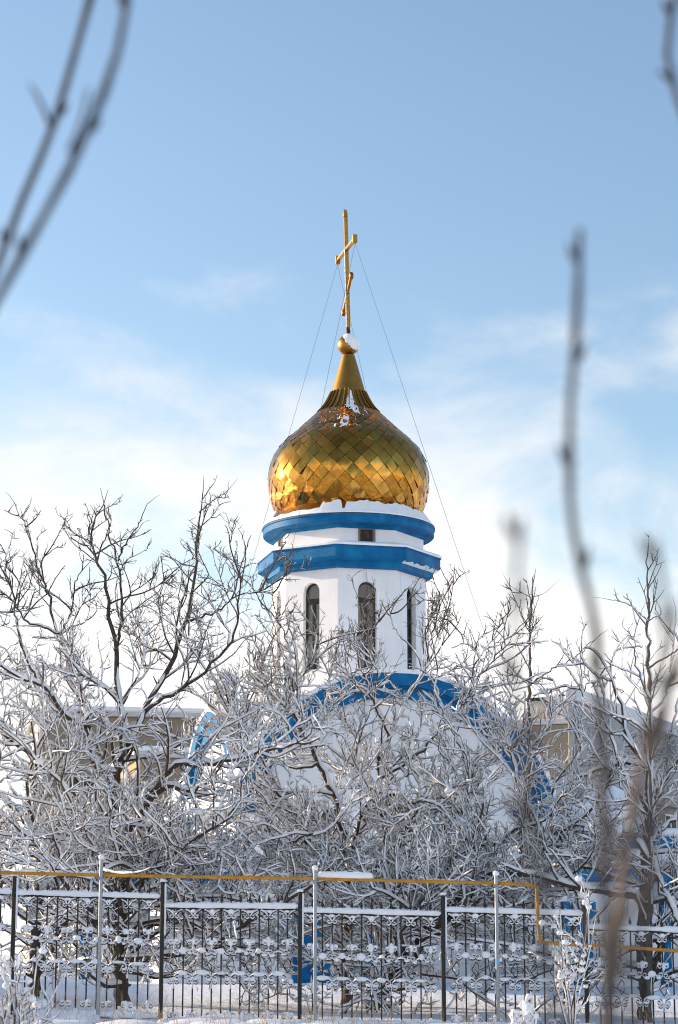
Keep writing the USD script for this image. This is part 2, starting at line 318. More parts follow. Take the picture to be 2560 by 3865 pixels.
# low annexes with blue eaves and snow on their roofs
def annex(x0, x1, y0, y1, zt, pil):
    w_ = obj('annex_wall', W(bbox(x0, x1, y0, y1, GC - 0.3, zt, 0.02)), 'plaster', church)
    obj('annex_eaves', W(bbox(x0 - 0.25, x1 + 0.25, y0 - 0.25, y1 + 0.1, zt, zt + 0.32, 0.03)), 'blue_paint', church)
    s = bbox(x0 - 0.28, x1 + 0.28, y0 - 0.3, y1 + 0.1, zt + 0.323, zt + 0.56, 0.09).refine_to_length(0.35)
    v, f = arr(s); v = v + ((meshkit.fbm(v * 1.7, 3, 9) - 0.5) * 0.16)[:, None] * [0.3, 0.3, 1] * (v[:, 2:3] > zt + 0.4)
    obj('annex_snow', W((v, f)), 'snow', church, smooth=50, kind='stuff')
    for p in pil:
        obj('pilaster', W(bbox(p - 0.16, p + 0.16, y0 - 0.06, y0 + 0.02, GC - 0.3, zt - 0.003, 0.012)), 'blue_paint', church)
annex(-6.9, -1.3, -7.6, -a - 0.45, 3.35, (-1.5,))
annex(3.3, 7.2, -7.2, -a - 0.45, 3.55, (7.0,))
annex(5.0, 10.5, -4.4, 3.6, 4.6, (10.3,))
annex(-8.6, -4.6, -4.4, 4.4, 3.5, (-8.4,))
for dx0, y_, zt in ((-3.5, -7.6, 2.9), (4.0, -7.2, 3.0)):
    d_ = obj('blue_door', W(bbox(dx0, dx0 + 1.0, y_ - 0.07, y_ - 0.003, GC, zt, 0.015)), 'blue_paint', church)
    for q in range(2):
        for k in range(2):
            obj('door_panel', W(bbox(dx0 + 0.12 + 0.42 * q, dx0 + 0.46 + 0.42 * q, y_ - 0.095, y_ - 0.073, GC + 0.15 + k * 0.95, GC + 0.95 + k * 0.95, 0.01)), 'blue_paint', d_)
obj('downpipe', W(pipe([(-1.9, -7.75, 3.3), (-1.9, -7.72, GC)], 0.06)), 'light_blue', church, smooth=40)
# a snow-covered half dome over the apse at the right
th = np.linspace(0, PI / 2, 12)
apse = loft([(2.3, GC)] + [(2.3, 5.1)], 32); obj('apse_wall', W(tf(apse, rotz(0, (7.6, 1.2, 0)))), 'plaster', church, smooth=30)
obj('apse_eaves', W(tf(loft([(2.3, 4.9), (2.55, 4.95), (2.55, 5.25), (2.2, 5.3)], 32), rotz(0, (7.6, 1.2, 0)))), 'blue_paint', church, smooth=30)
obj('apse_snow', W(tf(loft([(2.52 * math.cos(t), 5.27 + 1.75 * math.sin(t)) for t in th], 32), rotz(0, (7.6, 1.2, 0)))), 'snow', church, smooth=True)

# drum (lower octagon) with eight arched windows, hollow
Rd = 178 / SC; apo = math.cos(PI / 8)
zD0, zD1 = 6.6, zd(1318)
def octa(R): return CrossSection([[(R * math.sin(PH + k * PI / 4), -R * math.cos(PH + k * PI / 4)) for k in range(8)]])
drum = (octa(Rd) - octa(Rd - 0.26)).extrude(zD1 - zD0).translate((0, 0, zD0))
wz0, wz1, ww = zd(1546, Rd * 0.9), zd(1344, Rd * 0.9), 0.56
for k in range(8):
    drum -= arch_cs(ww, wz0, wz1).extrude(0.9).rotate((90, 0, 0)).translate((0, -Rd * apo + 0.5, 0)).rotate((0, 0, 45 * k))
obj('drum_wall', W(drum), 'plaster', church, smooth=20)
for k in range(8):
    def P(m): return W(m.rotate((0, 0, 45 * k)))
    yy = -Rd * apo + 0.20
    fr = (arch_cs(ww - 0.004, wz0, wz1) - arch_cs(ww - 0.11, wz0 + 0.06, wz1 - 0.055)).extrude(0.05).rotate((90, 0, 0)).translate((0, yy, 0))
    zh = wz1 - 0.62
    bars = Manifold.cube((0.10, 0.05, zh - wz0)).translate((-0.05, yy - 0.045, wz0)) + Manifold.cube((ww - 0.05, 0.05, 0.16)).translate((-ww / 2 + 0.025, yy - 0.046, zh)) \
        + Manifold.cube((ww - 0.05, 0.045, 0.06)).translate((-ww / 2 + 0.025, yy - 0.043, wz0 + 1.05))
    wp = obj('drum_window', P(fr + bars), 'window_frame', church)
    obj('pane', P(arch_cs(ww - 0.06, wz0 + 0.03, wz1 - 0.03).extrude(0.008).rotate((90, 0, 0)).translate((0, yy - 0.012, 0))), 'glass', wp)
obj('drum_ceiling', W(octa(Rd - 0.02).extrude(0.1).translate((0, 0, zD1 - 0.12))), 'plaster', church)
obj('drum_floor', W(octa(Rd - 0.27).extrude(0.1).translate((0, 0, 6.7))), 'vent_dark', church)

# lower cornice
fR = 212 / SC * 0.97
c_t, c_m, c_b = zd(1259, fR), zd(1290, fR), zd(1312, 1.0 * Rd)
R2, R1 = 211 / SC, 195 / SC
cz0 = zd(1256, 2.3)
obj('lower_cornice', W(loft([(Rd - 0.1, c_b), (Rd + 0.06, c_b), (R1, c_b + 0.03), (R1, c_m - 0.02), (R1 + 0.03, c_m - 0.02), (R1 + 0.05, c_m), (R2, c_m + 0.06), (R2 + 0.02, c_m + 0.07), (R2 + 0.02, c_t - 0.03), (R2 + 0.05, c_t - 0.02), (R2 + 0.05, c_t), (Rd - 0.2, c_t + 0.1)], 8, PH)), 'blue_paint', church, smooth=False)
def snow_ring(prof, n, phase, amp, seed, lo=None, hi=None, sub=6, mask=None):
    """a noisy closed ring of snow; corners of an n-gon subdivided"""
    nn = n * sub
    aa = phase + np.arange(nn + 1) * 2 * PI / nn
    kk = (np.arange(nn + 1) / sub); fr_ = kk - np.floor(kk)
    poly = math.cos(PI / n) / np.cos((fr_ - 0.5) * 2 * PI / n) if n <= 12 else np.ones(nn + 1)
    pr = np.array(prof, float); c = pr.mean(0)
    if lo is not None:
        keep = (aa >= lo) & (aa <= hi); aa, poly = aa[keep], poly[keep]
    V = []
    for i, (t, q) in enumerate(zip(aa, poly)):
        pts = np.array([[r * q * math.sin(t), -r * q * math.cos(t), z] for r, z in pr])
        s = 1 + amp * (meshkit.fbm(pts * 2.2, 3, seed) - 0.5) * 2
        if mask is not None: s = s * mask(t, i)
        cc = np.array([pr[0, 0] * q * math.sin(t), -pr[0, 0] * q * math.cos(t), pr[0, 1]])
        V.append(cc + (pts - cc) * np.asarray(s)[:, None])
    V = np.array(V); K = len(pr); L = len(V)
    i, j = np.meshgrid(np.arange(L - 1), np.arange(K), indexing='ij'); j2 = (j + 1) % K
    q = np.stack([i * K + j, (i + 1) * K + j, (i + 1) * K + j2, i * K + j2], -1).reshape(-1, 4)
    return V.reshape(-1, 3), np.vstack([q[:, [0, 1, 2]], q[:, [0, 2, 3]]])
Ru = 174 / SC
obj('cornice_snow', W(snow_ring([(R2 + 0.06, c_t + 0.012), (R2 + 0.075, c_t + 0.07), (R2 - 0.02, c_t + 0.13), (Ru + 0.12, c_t + 0.20), (Ru - 0.05, c_t + 0.22), (Ru - 0.05, c_t + 0.06)], 8, PH, 0.10, 3)), 'snow', church, smooth=50, kind='stuff')
lo_ = math.radians(24) - BETA; K_ = 90
def ledge_mask(t, i): return 0.25 + 1.3 * max(0.0, meshkit.fbm(np.array([[t * 16, 0.4, 0.2]]), 3, 19)[0] - 0.22)
obj('ledge_snow', W(snow_ring([(R1 + 0.02, c_m - 0.03), (R2 + 0.05, c_m + 0.055), (R2 + 0.045, c_m + 0.10), (R2 + 0.02, c_m + 0.12)], 8, PH, 0.25, 21, lo=math.radians(20), hi=math.radians(20) + 1.3, sub=40, mask=ledge_mask)), 'snow', church, smooth=50, kind='stuff')
# upper drum with four square vents
zU0, zU1 = c_t + 0.02, zd(1210, Ru)
ud = octa(Ru).extrude(zU1 - zU0).translate((0, 0, zU0))
vz = zd(1239, Ru * 0.92); vs = 0.22
for k in range(4): ud -= Manifold.cube((2 * vs, 0.6, 2 * vs), True).translate((0, -Ru * apo, vz)).rotate((0, 0, 90 * k))
obj('upper_drum_wall', W(ud), 'plaster', church, smooth=20)
for k in range(4):
    y_ = -Ru * apo
    vfr = Manifold.cube((2 * vs + 0.08, 0.05, 2 * vs + 0.08), True) - Manifold.cube((2 * vs - 0.03, 0.2, 2 * vs - 0.03), True)
    vp = obj('vent', W(vfr.translate((0, y_ - 0.005, vz)).rotate((0, 0, 90 * k))), 'vent_frame', church)
    obj('vent_grille', W(Manifold.cube((2 * vs - 0.01, 0.02, 2 * vs - 0.01), True).translate((0, y_ + 0.12, vz)).rotate((0, 0, 90 * k))), 'vent_dark', vp)
# upper cornice: octagonal moulding under a round eaves board
u_b, u_m, u_t = zd(1219, Ru), zd(1208, Ru * 1.05), zd(1187, Ru * 1.1)
Rr = 198 / SC
obj('upper_cornice', W(loft([(Ru - 0.1, u_b), (Ru + 0.03, u_b), (Ru + 0.10, u_b + 0.05), (Ru + 0.13, u_m - 0.05), (Ru + 0.16, u_m - 0.01), (Ru - 0.2, u_m)], 8, PH)), 'blue_paint', church)
obj('eaves_board', W(loft([(Ru - 0.1, u_m - 0.035), (Rr - 0.03, u_m - 0.01), (Rr, u_m + 0.02), (Rr, u_t - 0.06), (Rr + 0.03, u_t - 0.04), (Rr + 0.03, u_t), (Ru - 0.3, u_t + 0.05)], 80)), 'blue_paint', church, smooth=40)
# skirt below the dome
zk = zd(1193)
Rb = 163 / SC
obj('dome_skirt', W(loft([(Rr + 0.02, u_t + 0.004), (Rr - 0.10, u_t + 0.05), (Rb + 0.10, zk - 0.06), (Rb - 0.02, zk + 0.03)], 80)), 'gold_dull', church, smooth=40)
def skirt_mask(t, i):
    d = math.degrees(t); d = (d + 180) % 360 - 180
    n = meshkit.noise(np.array([[t * 9, 0.3, 0.7]]), 4)[0]
    n3 = meshkit.noise(np.array([[t * 31, 2.3, 0.7]]), 5)[0]
    if -80 < d < -34: base = 0.22 + 0.35 * n
    else: base = 0.52 + 0.45 * n + 0.22 * n3
    if abs(d + 18) < 1.0: base = 0.3
    return base
obj('skirt_snow', W(snow_ring([(Rr + 0.03, u_t + 0.02), (Rr + 0.035, u_t + 0.06), (Rr - 0.06, u_t + 0.15), (Rb + 0.16, zk + 0.05), (Rb + 0.10, zk - 0.01), (Rb + 0.15, zk - 0.10)], 90, 0.0, 0.16, 8, sub=3, mask=skirt_mask)), 'snow', church, smooth=50, kind='stuff')

# onion dome
from scipy.interpolate import CubicSpline
prof_d = [(163, 1193), (173, 1177), (182, 1152), (186.5, 1121), (183.5, 1085), (170, 1050), (143, 1020), (108, 989), (82, 965), (64, 948), (47, 922), (40, 908)]
pz = np.array([(r / SC, zd(d)) for r, d in prof_d])
tt = np.r_[0, np.cumsum(np.linalg.norm(np.diff(pz, axis=0), axis=1))]
spl = CubicSpline(tt, pz, axis=0)
S = np.linspace(0, tt[-1], 400); PR = spl(S)
s_neck = np.interp(zd(956), PR[:, 1], S)
obj('dome_shell', W(loft([(r - 0.03, z) for r, z in spl(np.linspace(0, s_neck + 0.05, 40))], 64)), 'gold_seam', church, smooth=True)
NT = 32
rows = [0.0]
while rows[-1] < s_neck:
    rows.append(rows[-1] + PI * float(spl(rows[-1])[0]) / NT * 1.02)
rng = np.random.default_rng(7)
def surf(th_, s_):
    r, z = spl(np.clip(s_, 0, tt[-1])).T
    return np.stack([r * np.sin(th_), -r * np.cos(th_), z], -1)
dome = obj('onion_dome', W(loft([(r, z) for r, z in spl(np.linspace(0, 0.16, 4))], 64)), 'gold_dull', church, smooth=True)
def tile(th0, j):
    sm, sl, st_ = rows[j], rows[j - 1] if j > 0 else rows[0] - 0.02, rows[j + 1] if j + 1 < len(rows) else rows[-1]
    hw = PI / NT
    n = 4
    u, v_ = np.meshgrid(np.linspace(-1, 1, n + 1), np.linspace(-1, 1, n + 1), indexing='ij')   # rotated square
    X = (u - v_) / 2; Yv = (u + v_) / 2
    sh = 0.975
    X, Yv = X * sh, Yv * sh
    th_ = th0 + X * hw
    s_ = np.where(Yv > 0, sm + Yv * (st_ - sm), sm + Yv * (sm - sl))
    pts = surf(th_.ravel(), np.maximum(s_.ravel(), 0))
    c = surf(np.array([th0]), np.array([sm]))[0]
    # plane through the tile, blended with the dome's curve, tilted a little
    corners = pts.reshape(n + 1, n + 1, 3)
    b, t_, l, r_ = corners[0, 0], corners[n, n], corners[0, n], corners[n, 0]
    nrm = np.cross(r_ - l, t_ - b); nrm /= np.linalg.norm(nrm) + 1e-9
    if nrm @ [math.sin(th0), -math.cos(th0), 0] < 0 and abs(nrm[2]) < 0.9: nrm = -nrm
    mid = (b + t_ + l + r_) / 4
    d = (pts - mid) @ nrm
    size = np.linalg.norm(r_ - l)
    flat = pts - d[:, None] * nrm * 0.72
    tilt = rng.normal(0, 0.048, 2)
    bul = 0.010 * (1 - np.clip(np.abs(X) + np.abs(Yv), 0, 1) ** 2).ravel() * rng.uniform(0.2, 1.4) * size / 0.48
    off = 0.012 + 0.010 * (-Yv.ravel()) + (tilt[0] * X.ravel() + tilt[1] * Yv.ravel()) * size * 0.5 + bul
    if j < 6: off = off + rng.normal(0, 0.0035, off.shape) * (1 if j > 2 else 1.7)
    top = flat + off[:, None] * nrm
    i, k = np.meshgrid(np.arange(n), np.arange(n), indexing='ij'); w = n + 1
    q = np.stack([i * w + k, (i + 1) * w + k, (i + 1) * w + k + 1, i * w + k + 1], -1).reshape(-1, 4)
    if np.cross(top[w] - top[0], top[1] - top[0]) @ nrm < 0: q = q[:, ::-1]
    # folded lower edges
    e = [k for k in range(w)] + [i_ * w for i_ in range(w)]
    lowA = list(range(w)); lowB = [i_ * w for i_ in range(w)]
    V = [top]; Fq = [q]; nb = len(top)
    for ed in (lowA, lowB):
        V.append(top[ed] - nrm * 0.03)
        Fq.append(np.array([[ed[m_], ed[m_ + 1], nb + m_ + 1, nb + m_] for m_ in range(n)])); nb += w
    V = np.vstack(V); Q = np.vstack(Fq)
    return V, np.vstack([Q[:, [0, 1, 2]], Q[:, [0, 2, 3]]])
front_list, back_list = [], []
for j in range(0, len(rows) - 1):
    for k in range(NT):
        th0 = (k + 0.5 * (j % 2)) * 2 * PI / NT
        ww_ = (th0 + BETA + PI) % (2 * PI) - PI
        (front_list if abs(ww_) < math.radians(97) else back_list).append((abs(ww_) / (0.3 + float(spl(rows[j])[0])), th0, j))
front_list.sort(key=lambda x: x[0])
extra = front_list[298:]; front_list = front_list[:298]
for _, th0, j in front_list:
    obj('dome_tile', W(tile(th0, j)), ('gold_tile_crumpled' if j < 4 else 'gold_tile') if (q_ := rng.uniform()) < 0.64 else ('gold_tile_dark' if q_ < 0.84 else 'gold_tile_pale'), dome, smooth=35)
obj('dome_tiles_behind', [W(tile(th0, j)) for _, th0, j in back_list + extra], 'gold_tile', dome, smooth=35, kind='stuff')
# neck: standing seams under the cone
obj('dome_neck', W(loft([(r, z) for r, z in spl(np.linspace(s_neck - 0.08, tt[-1], 10))], 64)), 'gold_dull', church, smooth=True)
seams = []
for k in range(28):
    s_ = np.linspace(s_neck - 0.02, tt[-1] - 0.01, 8); t_ = np.full(8, k * 2 * PI / 28)
    p = surf(t_, s_); seams.append(tubes((p + np.array([math.sin(t_[0]), -math.cos(t_[0]), 0.5]) * 0.02)[None], 0.026, 4))
obj('neck_seam', W(join(seams)), 'gold_dull', church, smooth=40, kind='stuff')
zc0, zc1 = zd(910), zd(822)
obj('dome_cone', W(loft([(39 / SC, zc0 - 0.04), (41.5 / SC, zc0 - 0.03), (40.5 / SC, zc0 + 0.02), (15 / SC, zc1), (0.02, zc1 + 0.01)], 64)), 'gold_dull', church, smooth=30)
zb = (zd(823) + zd(773)) / 2; rb = 26 / SC
ball = obj('ball', W(lump((0, 0, zb), rb, rb, rb * 0.97, _ico3)), 'gold_dull', church, smooth=True)
sv = np.array(trimesh.creation.icosphere(4).vertices); sf = np.array(trimesh.creation.icosphere(4).faces)
wdir = np.array([0.62, -0.45, 0.55]); wdir /= np.linalg.norm(wdir)
mk = sv @ wdir + (meshkit.fbm(sv * 3.5, 3, 2) - 0.5) * 0.45 - 0.30
keep = (mk[sf] > 0).all(1)
v = sv * (rb * (1.006 + 0.07 * np.clip(mk * 2.2, 0, 1))[:, None]) + [0, 0, zb]
obj('ball_snow', W(tf((v, sf[keep]), rotz(-BETA))), 'snow', ball, smooth=True)
# snow left on the dome's front
def dome_snow(th_a, th_b, s_a, s_b, maskf, thick, seed):
    nu, nv = 110, 130
    T_, S_ = np.meshgrid(np.linspace(th_a, th_b, nu), np.linspace(s_a, s_b, nv), indexing='ij')
    mval = maskf(T_, S_)
    base = surf(T_.ravel(), S_.ravel()); c = base * [1, 1, 0]; nrm = c / (np.linalg.norm(c, axis=1, keepdims=True) + 1e-9) * 0.75 + [0, 0, 0.66]
    P_ = base + nrm * (0.016 + thick * np.clip(mval * 4, 0, 1).ravel()[:, None])
    i, k = np.meshgrid(np.arange(nu - 1), np.arange(nv - 1), indexing='ij')
    q = np.stack([i * nv + k, (i + 1) * nv + k, (i + 1) * nv + k + 1, i * nv + k + 1], -1).reshape(-1, 4)
    q = q[(mval.ravel()[q] > 0).all(1)]
    return P_, np.vstack([q[:, [0, 1, 2]], q[:, [0, 2, 3]]])
def mask_a(T_, S_):
    wth = T_ + BETA                                # angle towards the camera, positive to the right
    n = meshkit.fbm(np.stack([T_ * 26, S_ * 4.5, T_ * 0], -1), 4, 12)
    sN = tt[-1]; x = (S_ - s_neck) / (sN - s_neck)                     # 0 at neck base, 1 at cone
    streak = np.where(x > -0.15, 0.12 * (1 - np.clip(x, 0, 1)) + 0.07 - np.abs(wth - 0.05) * 1.0, -1)
    dS = s_neck - S_
    right = 0.16 - np.abs(wth - (0.04 + 0.42 * dS)) * 1.0 - np.clip(dS - 0.45, 0, 9) * 2 + (n - 0.56) * 1.3
    left = 0.17 - np.abs(wth - (0.02 - 0.16 * dS)) * 0.9 - np.clip(dS - 1.25, 0, 9) * 2 + (n - 0.60) * 1.6
    hf = meshkit.fbm(np.stack([T_ * 34, S_ * 13, T_ * 0 + 3], -1), 3, 31)
    dust = np.where((dS > 0) & (dS < 1.0), (hf - 0.66 - 0.10 * dS - 0.06 * np.abs(wth)) * 0.35, -1)
    return np.maximum(dust, np.maximum(np.maximum(streak + (n - 0.5) * 0.25, np.where(dS > -0.05, right, -1)), np.where(dS > -0.05, left, -1)))
obj('dome_snow', W(dome_snow(-BETA - 0.9, -BETA + 0.9, s_neck - 1.4, tt[-1] - 0.01, mask_a, 0.035, 1)), 'snow', dome, smooth=50, kind='stuff')

# cross: its plane runs front to back, so the crossbar is seen almost end on
lean = math.radians(1.4)
zx0, zx1 = zd(775), zd(485)
def beam(p0, p1, w, t, u):
    """beam from p0 to p1, width w along u, thickness t across"""
    p0, p1 = np.array(p0, float), np.array(p1, float); d = p1 - p0; L = np.linalg.norm(d); d /= L
    u = np.array(u, float); u -= d * (u @ d); u /= np.linalg.norm(u); k = np.cross(d, u)
    m = bbox(-t / 2, t / 2, -w / 2, w / 2, 0, L, 0.012); v, f = arr(m)
    return p0 + v[:, :1] * k + v[:, 1:2] * u + v[:, 2:] * d, f
def leanM(m):
    v, f = arr(m); v = np.array(v, float); dz = v[:, 2] - zx0
    wx = -dz * math.tan(lean)                       # towards the left of the picture
    v[:, 0] += wx * math.cos(BETA); v[:, 1] += -wx * math.sin(BETA) * 1.0
    return W((v, f))
zbar = zd(577)
cross = obj('cross', leanM(join([beam((0, 0, zx0 + 0.24), (0, 0, zx1 - 0.2), 0.10, 0.085, (0, 1, 0)), beam((0, 1.05, zbar), (0, -1.05, zbar), 0.12, 0.085, (0, 0, 1))])), 'cross_gold', church)
for s in (-1, 1):
    obj('edge_strip', leanM(join([beam((s * 0.048, -0.07, zx0 + 0.26), (s * 0.048, -0.07, zx1 - 0.24), 0.035, 0.03, (0, 1, 0))])), 'cross_gold', cross)
    obj('bar_strip', leanM(beam((s * 0.045, 1.06, zbar - 0.04), (s * 0.045, -1.06, zbar - 0.04), 0.035, 0.03, (0, 0, 1))), 'cross_gold', cross)
    obj('end_cap', leanM(join([beam((0, s * 1.0, zbar), (0, s * 1.14, zbar), 0.26, 0.14, (0, 0, 1))])), 'gold_dull', cross)
obj('top_cap', leanM(join([beam((0, 0, zx1 - 0.24), (0, 0, zx1 - 0.10), 0.15, 0.13, (0, 1, 0)), beam((0, 0, zx1 - 0.10), (0, 0, zx1), 0.06, 0.12, (0, 1, 0))])), 'gold_dull', cross)
zf = zd(680)
ft = obj('foot_rest', leanM(beam((0, 0.52, zf - 0.42), (0, -0.52, zf + 0.42), 0.10, 0.08, (0, 0, 1))), 'cross_gold', cross)
for s in (-1, 1): obj('foot_rest_cap', leanM(beam((0, s * 0.48, zf - s * 0.39), (0, s * 0.60, zf - s * 0.49), 0.20, 0.11, (0, 0, 1))), 'gold_dull', cross)
obj('cross_base', leanM(beam((0, 0, zx0 - 0.05), (0, 0, zx0 + 0.26), 0.10, 0.12, (0, 1, 0))), 'dark_metal', cross)
cs = []
rs = np.random.default_rng(4)
for z_ in np.arange(zx0 + 0.25, zx1 - 0.4, 0.055):
    if rs.uniform() < 0.85 and z_ < zbar: cs.append(lump((-0.072, -0.085, z_), 0.016, 0.022, 0.032))
for z_ in np.arange(zx0 + 0.2, zf - 0.1, 0.09): cs.append(lump((0.062, -0.04, z_), 0.022, 0.045, 0.07))
obj('cross_snow', leanM(join(cs)), 'snow', cross, smooth=True, kind='stuff')
# guy wires from the ends of the crossbar to the corners of the roof
def cw(p): return leanM((np.array([p], float), np.zeros((0, 3), int)))[0][0]
eN, eF = cw((0, -1.1, zbar - 0.14)), cw((0, 1.1, zbar - 0.14))
for e, (px_, py_, Y_) in ((eN, (1173, 1620, 59.0)), (eN, (603, 1620, 58.6)), (eF, (492, 1620, 69.0)), (eF, (1010, 1620, 69.4))):
    obj('guy_wire', pipe([e, at(px_ * D2S, py_ * D2S, Y_)], 0.006, 5), 'wire_grey', church, smooth=True)

# ------------------------------------------------------------------ buildings behind
def boxrot(c, ang, x0, x1, y0, y1, z0, z1, ch=0.03): return tf(bbox(x0, x1, y0, y1, z0, z1, ch), rotz(ang, c))
# grey block at the right, its front running away to the right
c0 = at(2165, 2600, 78); zt = c0[2]
ang = math.radians(66)
gb = thing('grey_apartment_block', 'grey flat-roofed apartment block behind the church, vent pipes on its roof', 'building', (c0[0], c0[1], GC))
def G(*b, ch=0.03): return boxrot((c0[0], c0[1], 0), ang, *b, ch)
zl = zat(2728, 80)
obj('wall', G(0, 22, 0, 0.25, zt - 3.5, zt - 0.45), 'concrete_grey', gb)
obj('lower_wall', G(0.35, 22, 0.26, 9, GC - 0.5, zl - 0.2), 'plaster_tan', gb)
obj('roof_coping', G(0.25, 22.1, 0.253, 9.1, zl - 0.197, zl), 'concrete_light', gb)
for k in range(7):
    obj('wall_panel', G(0.12 + k * 3.1, 3.06 + k * 3.1, -0.06, -0.003, zt - 3.3, zt - 0.5), 'concrete_grey', gb)
obj('parapet', G(-0.06, 22.1, -0.1, 0.3, zt - 0.447, zt), 'parapet_metal', gb)
obj('parapet_snow', G(-0.05, 22.1, -0.09, 0.29, zt + 0.003, zt + 0.06), 'snow', gb)
for r_ in range(2):
    for k in range(6):
        x_, z_ = 3.6 + k * 3.1, zt - 5.3 - r_ * 3.0
        wf = obj('window', join([G(x_, x_ + 1.9, 0.20, 0.256, z_, z_ + 0.08), G(x_, x_ + 1.9, 0.20, 0.256, z_ + 1.42, z_ + 1.5), G(x_, x_ + 0.08, 0.20, 0.256, z_ + 0.083, z_ + 1.417),
                                 G(x_ + 1.82, x_ + 1.9, 0.20, 0.256, z_ + 0.083, z_ + 1.417), G(x_ + 0.9, x_ + 0.98, 0.20, 0.256, z_ + 0.083, z_ + 1.417)]), 'white_metal', gb)
        obj('pane', G(x_ + 0.06, x_ + 1.84, 0.235, 0.252, z_ + 0.06, z_ + 1.44, ch=0.002), 'vent_dark', wf)
# lower block with roof gear, left of it
obj('stair_head', tf(bbox(-0.3, 0.3, -1.0, 1.0, zl + 0.003, zat(2640, 84), 0.02), rotz(ang, (at(2150, 2640, 84)[0], 84, 0))), 'plaster_cream', gb)
pz_ = at(2030, 2700, 82)
ch_ = obj('chimney', tf(bbox(-0.27, 0.27, -0.3, 0.3, zl - 0.1, zat(2648, 82), 0.02), rotz(ang, (pz_[0], 82, 0))), 'plaster_cream', gb)
obj('chimney_cap', tf(bbox(-0.36, 0.36, -0.38, 0.38, zat(2648, 82) + 0.003, zat(2637, 82), 0.01), rotz(ang, (pz_[0], 82, 0))), 'dark_metal', ch_)
for k, s_ in enumerate((-0.05, 0.18)):
    obj('chimney_hole', tf(bbox(s_ - 0.06, s_ + 0.06, -0.32, -0.303, zat(2662, 82), zat(2652, 82), 0.004), rotz(ang, (pz_[0], 82, 0))), 'dark_metal', ch_)
for px_, rr, py_ in ((2123, 0.115, 2628), (2107, 0.06, 2634)):
    p = at(px_, 2720, 81); zt_ = zat(py_, 81)
    vp = obj('vent_pipe', tf(loft([(rr, zl - 0.1), (rr, zt_), (rr - 0.02, zt_)], 16), rotz(0, (p[0], 81, 0))), 'white_metal', gb, smooth=30)
    obj('vent_cap', tf(loft([(rr * 1.25, zt_ + 0.02), (rr * 1.3, zt_ + 0.04), (0.01, zt_ + 0.12)], 16), rotz(0, (p[0], 81, 0))), 'dark_metal', vp, smooth=30)
for dx in (0, 0.16):
    p0, p1 = at(2056 + dx * 60, 2740, 80.5), at(2092 + dx * 60, 2660, 80.5)
    hoop = [p0, at(2056 + dx * 60, 2660, 80.5)] + [at(2074 + dx * 60 - 18 * math.cos(t), 2650 - 20 * math.sin(t), 80.5) for t in np.linspace(0.3, PI - 0.3, 7)] + [p1]
    obj('ladder_rail', pipe(hoop, 0.022, 6), 'rust_metal', gb, smooth=40)
for k in range(4):
    obj('ladder_rung', pipe([at(2056, 2670 + k * 16, 80.5), at(2066, 2670 + k * 16, 80.5)], 0.014, 5), 'rust_metal', gb, smooth=40)
p = at(2305, 2640, 84); obj('roof_mast', pipe([(p[0], 84, zt - 0.2), (p[0], 84, zat(2560, 84))], 0.02, 5), 'dark_metal', gb, smooth=40)
# tan houses at the left
def house(name, label, corner, ang, wl, wr, zt, m_left, m_right, wins):
    c = corner; h = thing(name, label, 'house', (c[0], c[1], GC))
    def H(*b, ch=0.02): return boxrot((c[0], c[1], 0), ang, *b, ch)
    obj('left_wall', H(-0.2, 0, 0, wl, GC - 0.5, zt), m_left, h)  # left wall gets a lighter plaster, the sunlight put into its colour
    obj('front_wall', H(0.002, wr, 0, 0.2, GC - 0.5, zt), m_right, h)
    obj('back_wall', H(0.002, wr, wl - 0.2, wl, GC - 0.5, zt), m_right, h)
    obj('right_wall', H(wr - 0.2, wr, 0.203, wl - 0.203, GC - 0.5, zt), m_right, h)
    obj('eaves', H(-0.45, wr + 0.3, -0.3, wl + 0.3, zt + 0.002, zt + 0.22), 'concrete_light', h)
    obj('roof_snow', H(-0.46, wr + 0.3, -0.31, wl + 0.3, zt + 0.223, zt + 0.45, ch=0.08), 'snow', h)
    for (x_, z_, w_, hh) in wins:
        wf = obj('window', join([H(x_, x_ + w_, -0.05, -0.004, z_, z_ + 0.07), H(x_, x_ + w_, -0.05, -0.004, z_ + hh - 0.07, z_ + hh), H(x_, x_ + 0.07, -0.05, -0.004, z_ + 0.073, z_ + hh - 0.073),
                                 H(x_ + w_ - 0.07, x_ + w_, -0.05, -0.004, z_ + 0.073, z_ + hh - 0.073), H(x_ + w_ / 2 - 0.03, x_ + w_ / 2 + 0.03, -0.05, -0.004, z_ + 0.073, z_ + hh - 0.073)]), 'white_metal', h)
        obj('pane', H(x_ + 0.05, x_ + w_ - 0.05, -0.02, -0.008, z_ + 0.05, z_ + hh - 0.05, ch=0.002), 'vent_dark', wf)
cA = at(545, 2860, 84)
house('tan_house', 'tan plastered house with one side coloured as sunlit, behind the left snowy trees', cA, math.radians(13), 8, 9.0, cA[2], 'plaster_tan_sunlit', 'plaster_tan', [(1.5, 3.6, 1.3, 1.5), (4.6, 3.6, 1.3, 1.5)])
cB = at(165, 2700, 98)
house('tan_apartment_block', 'tall tan apartment block with snowy flat roof at far left', cB, math.radians(11), 9, 11.0, cB[2], 'plaster_cream', 'plaster_tan', [(1.2 + 2.6 * k, zz, 1.4, 1.5) for k in range(4) for zz in (5.4, 8.2)])  # cream left wall: sunlight put into the colour of a tan block

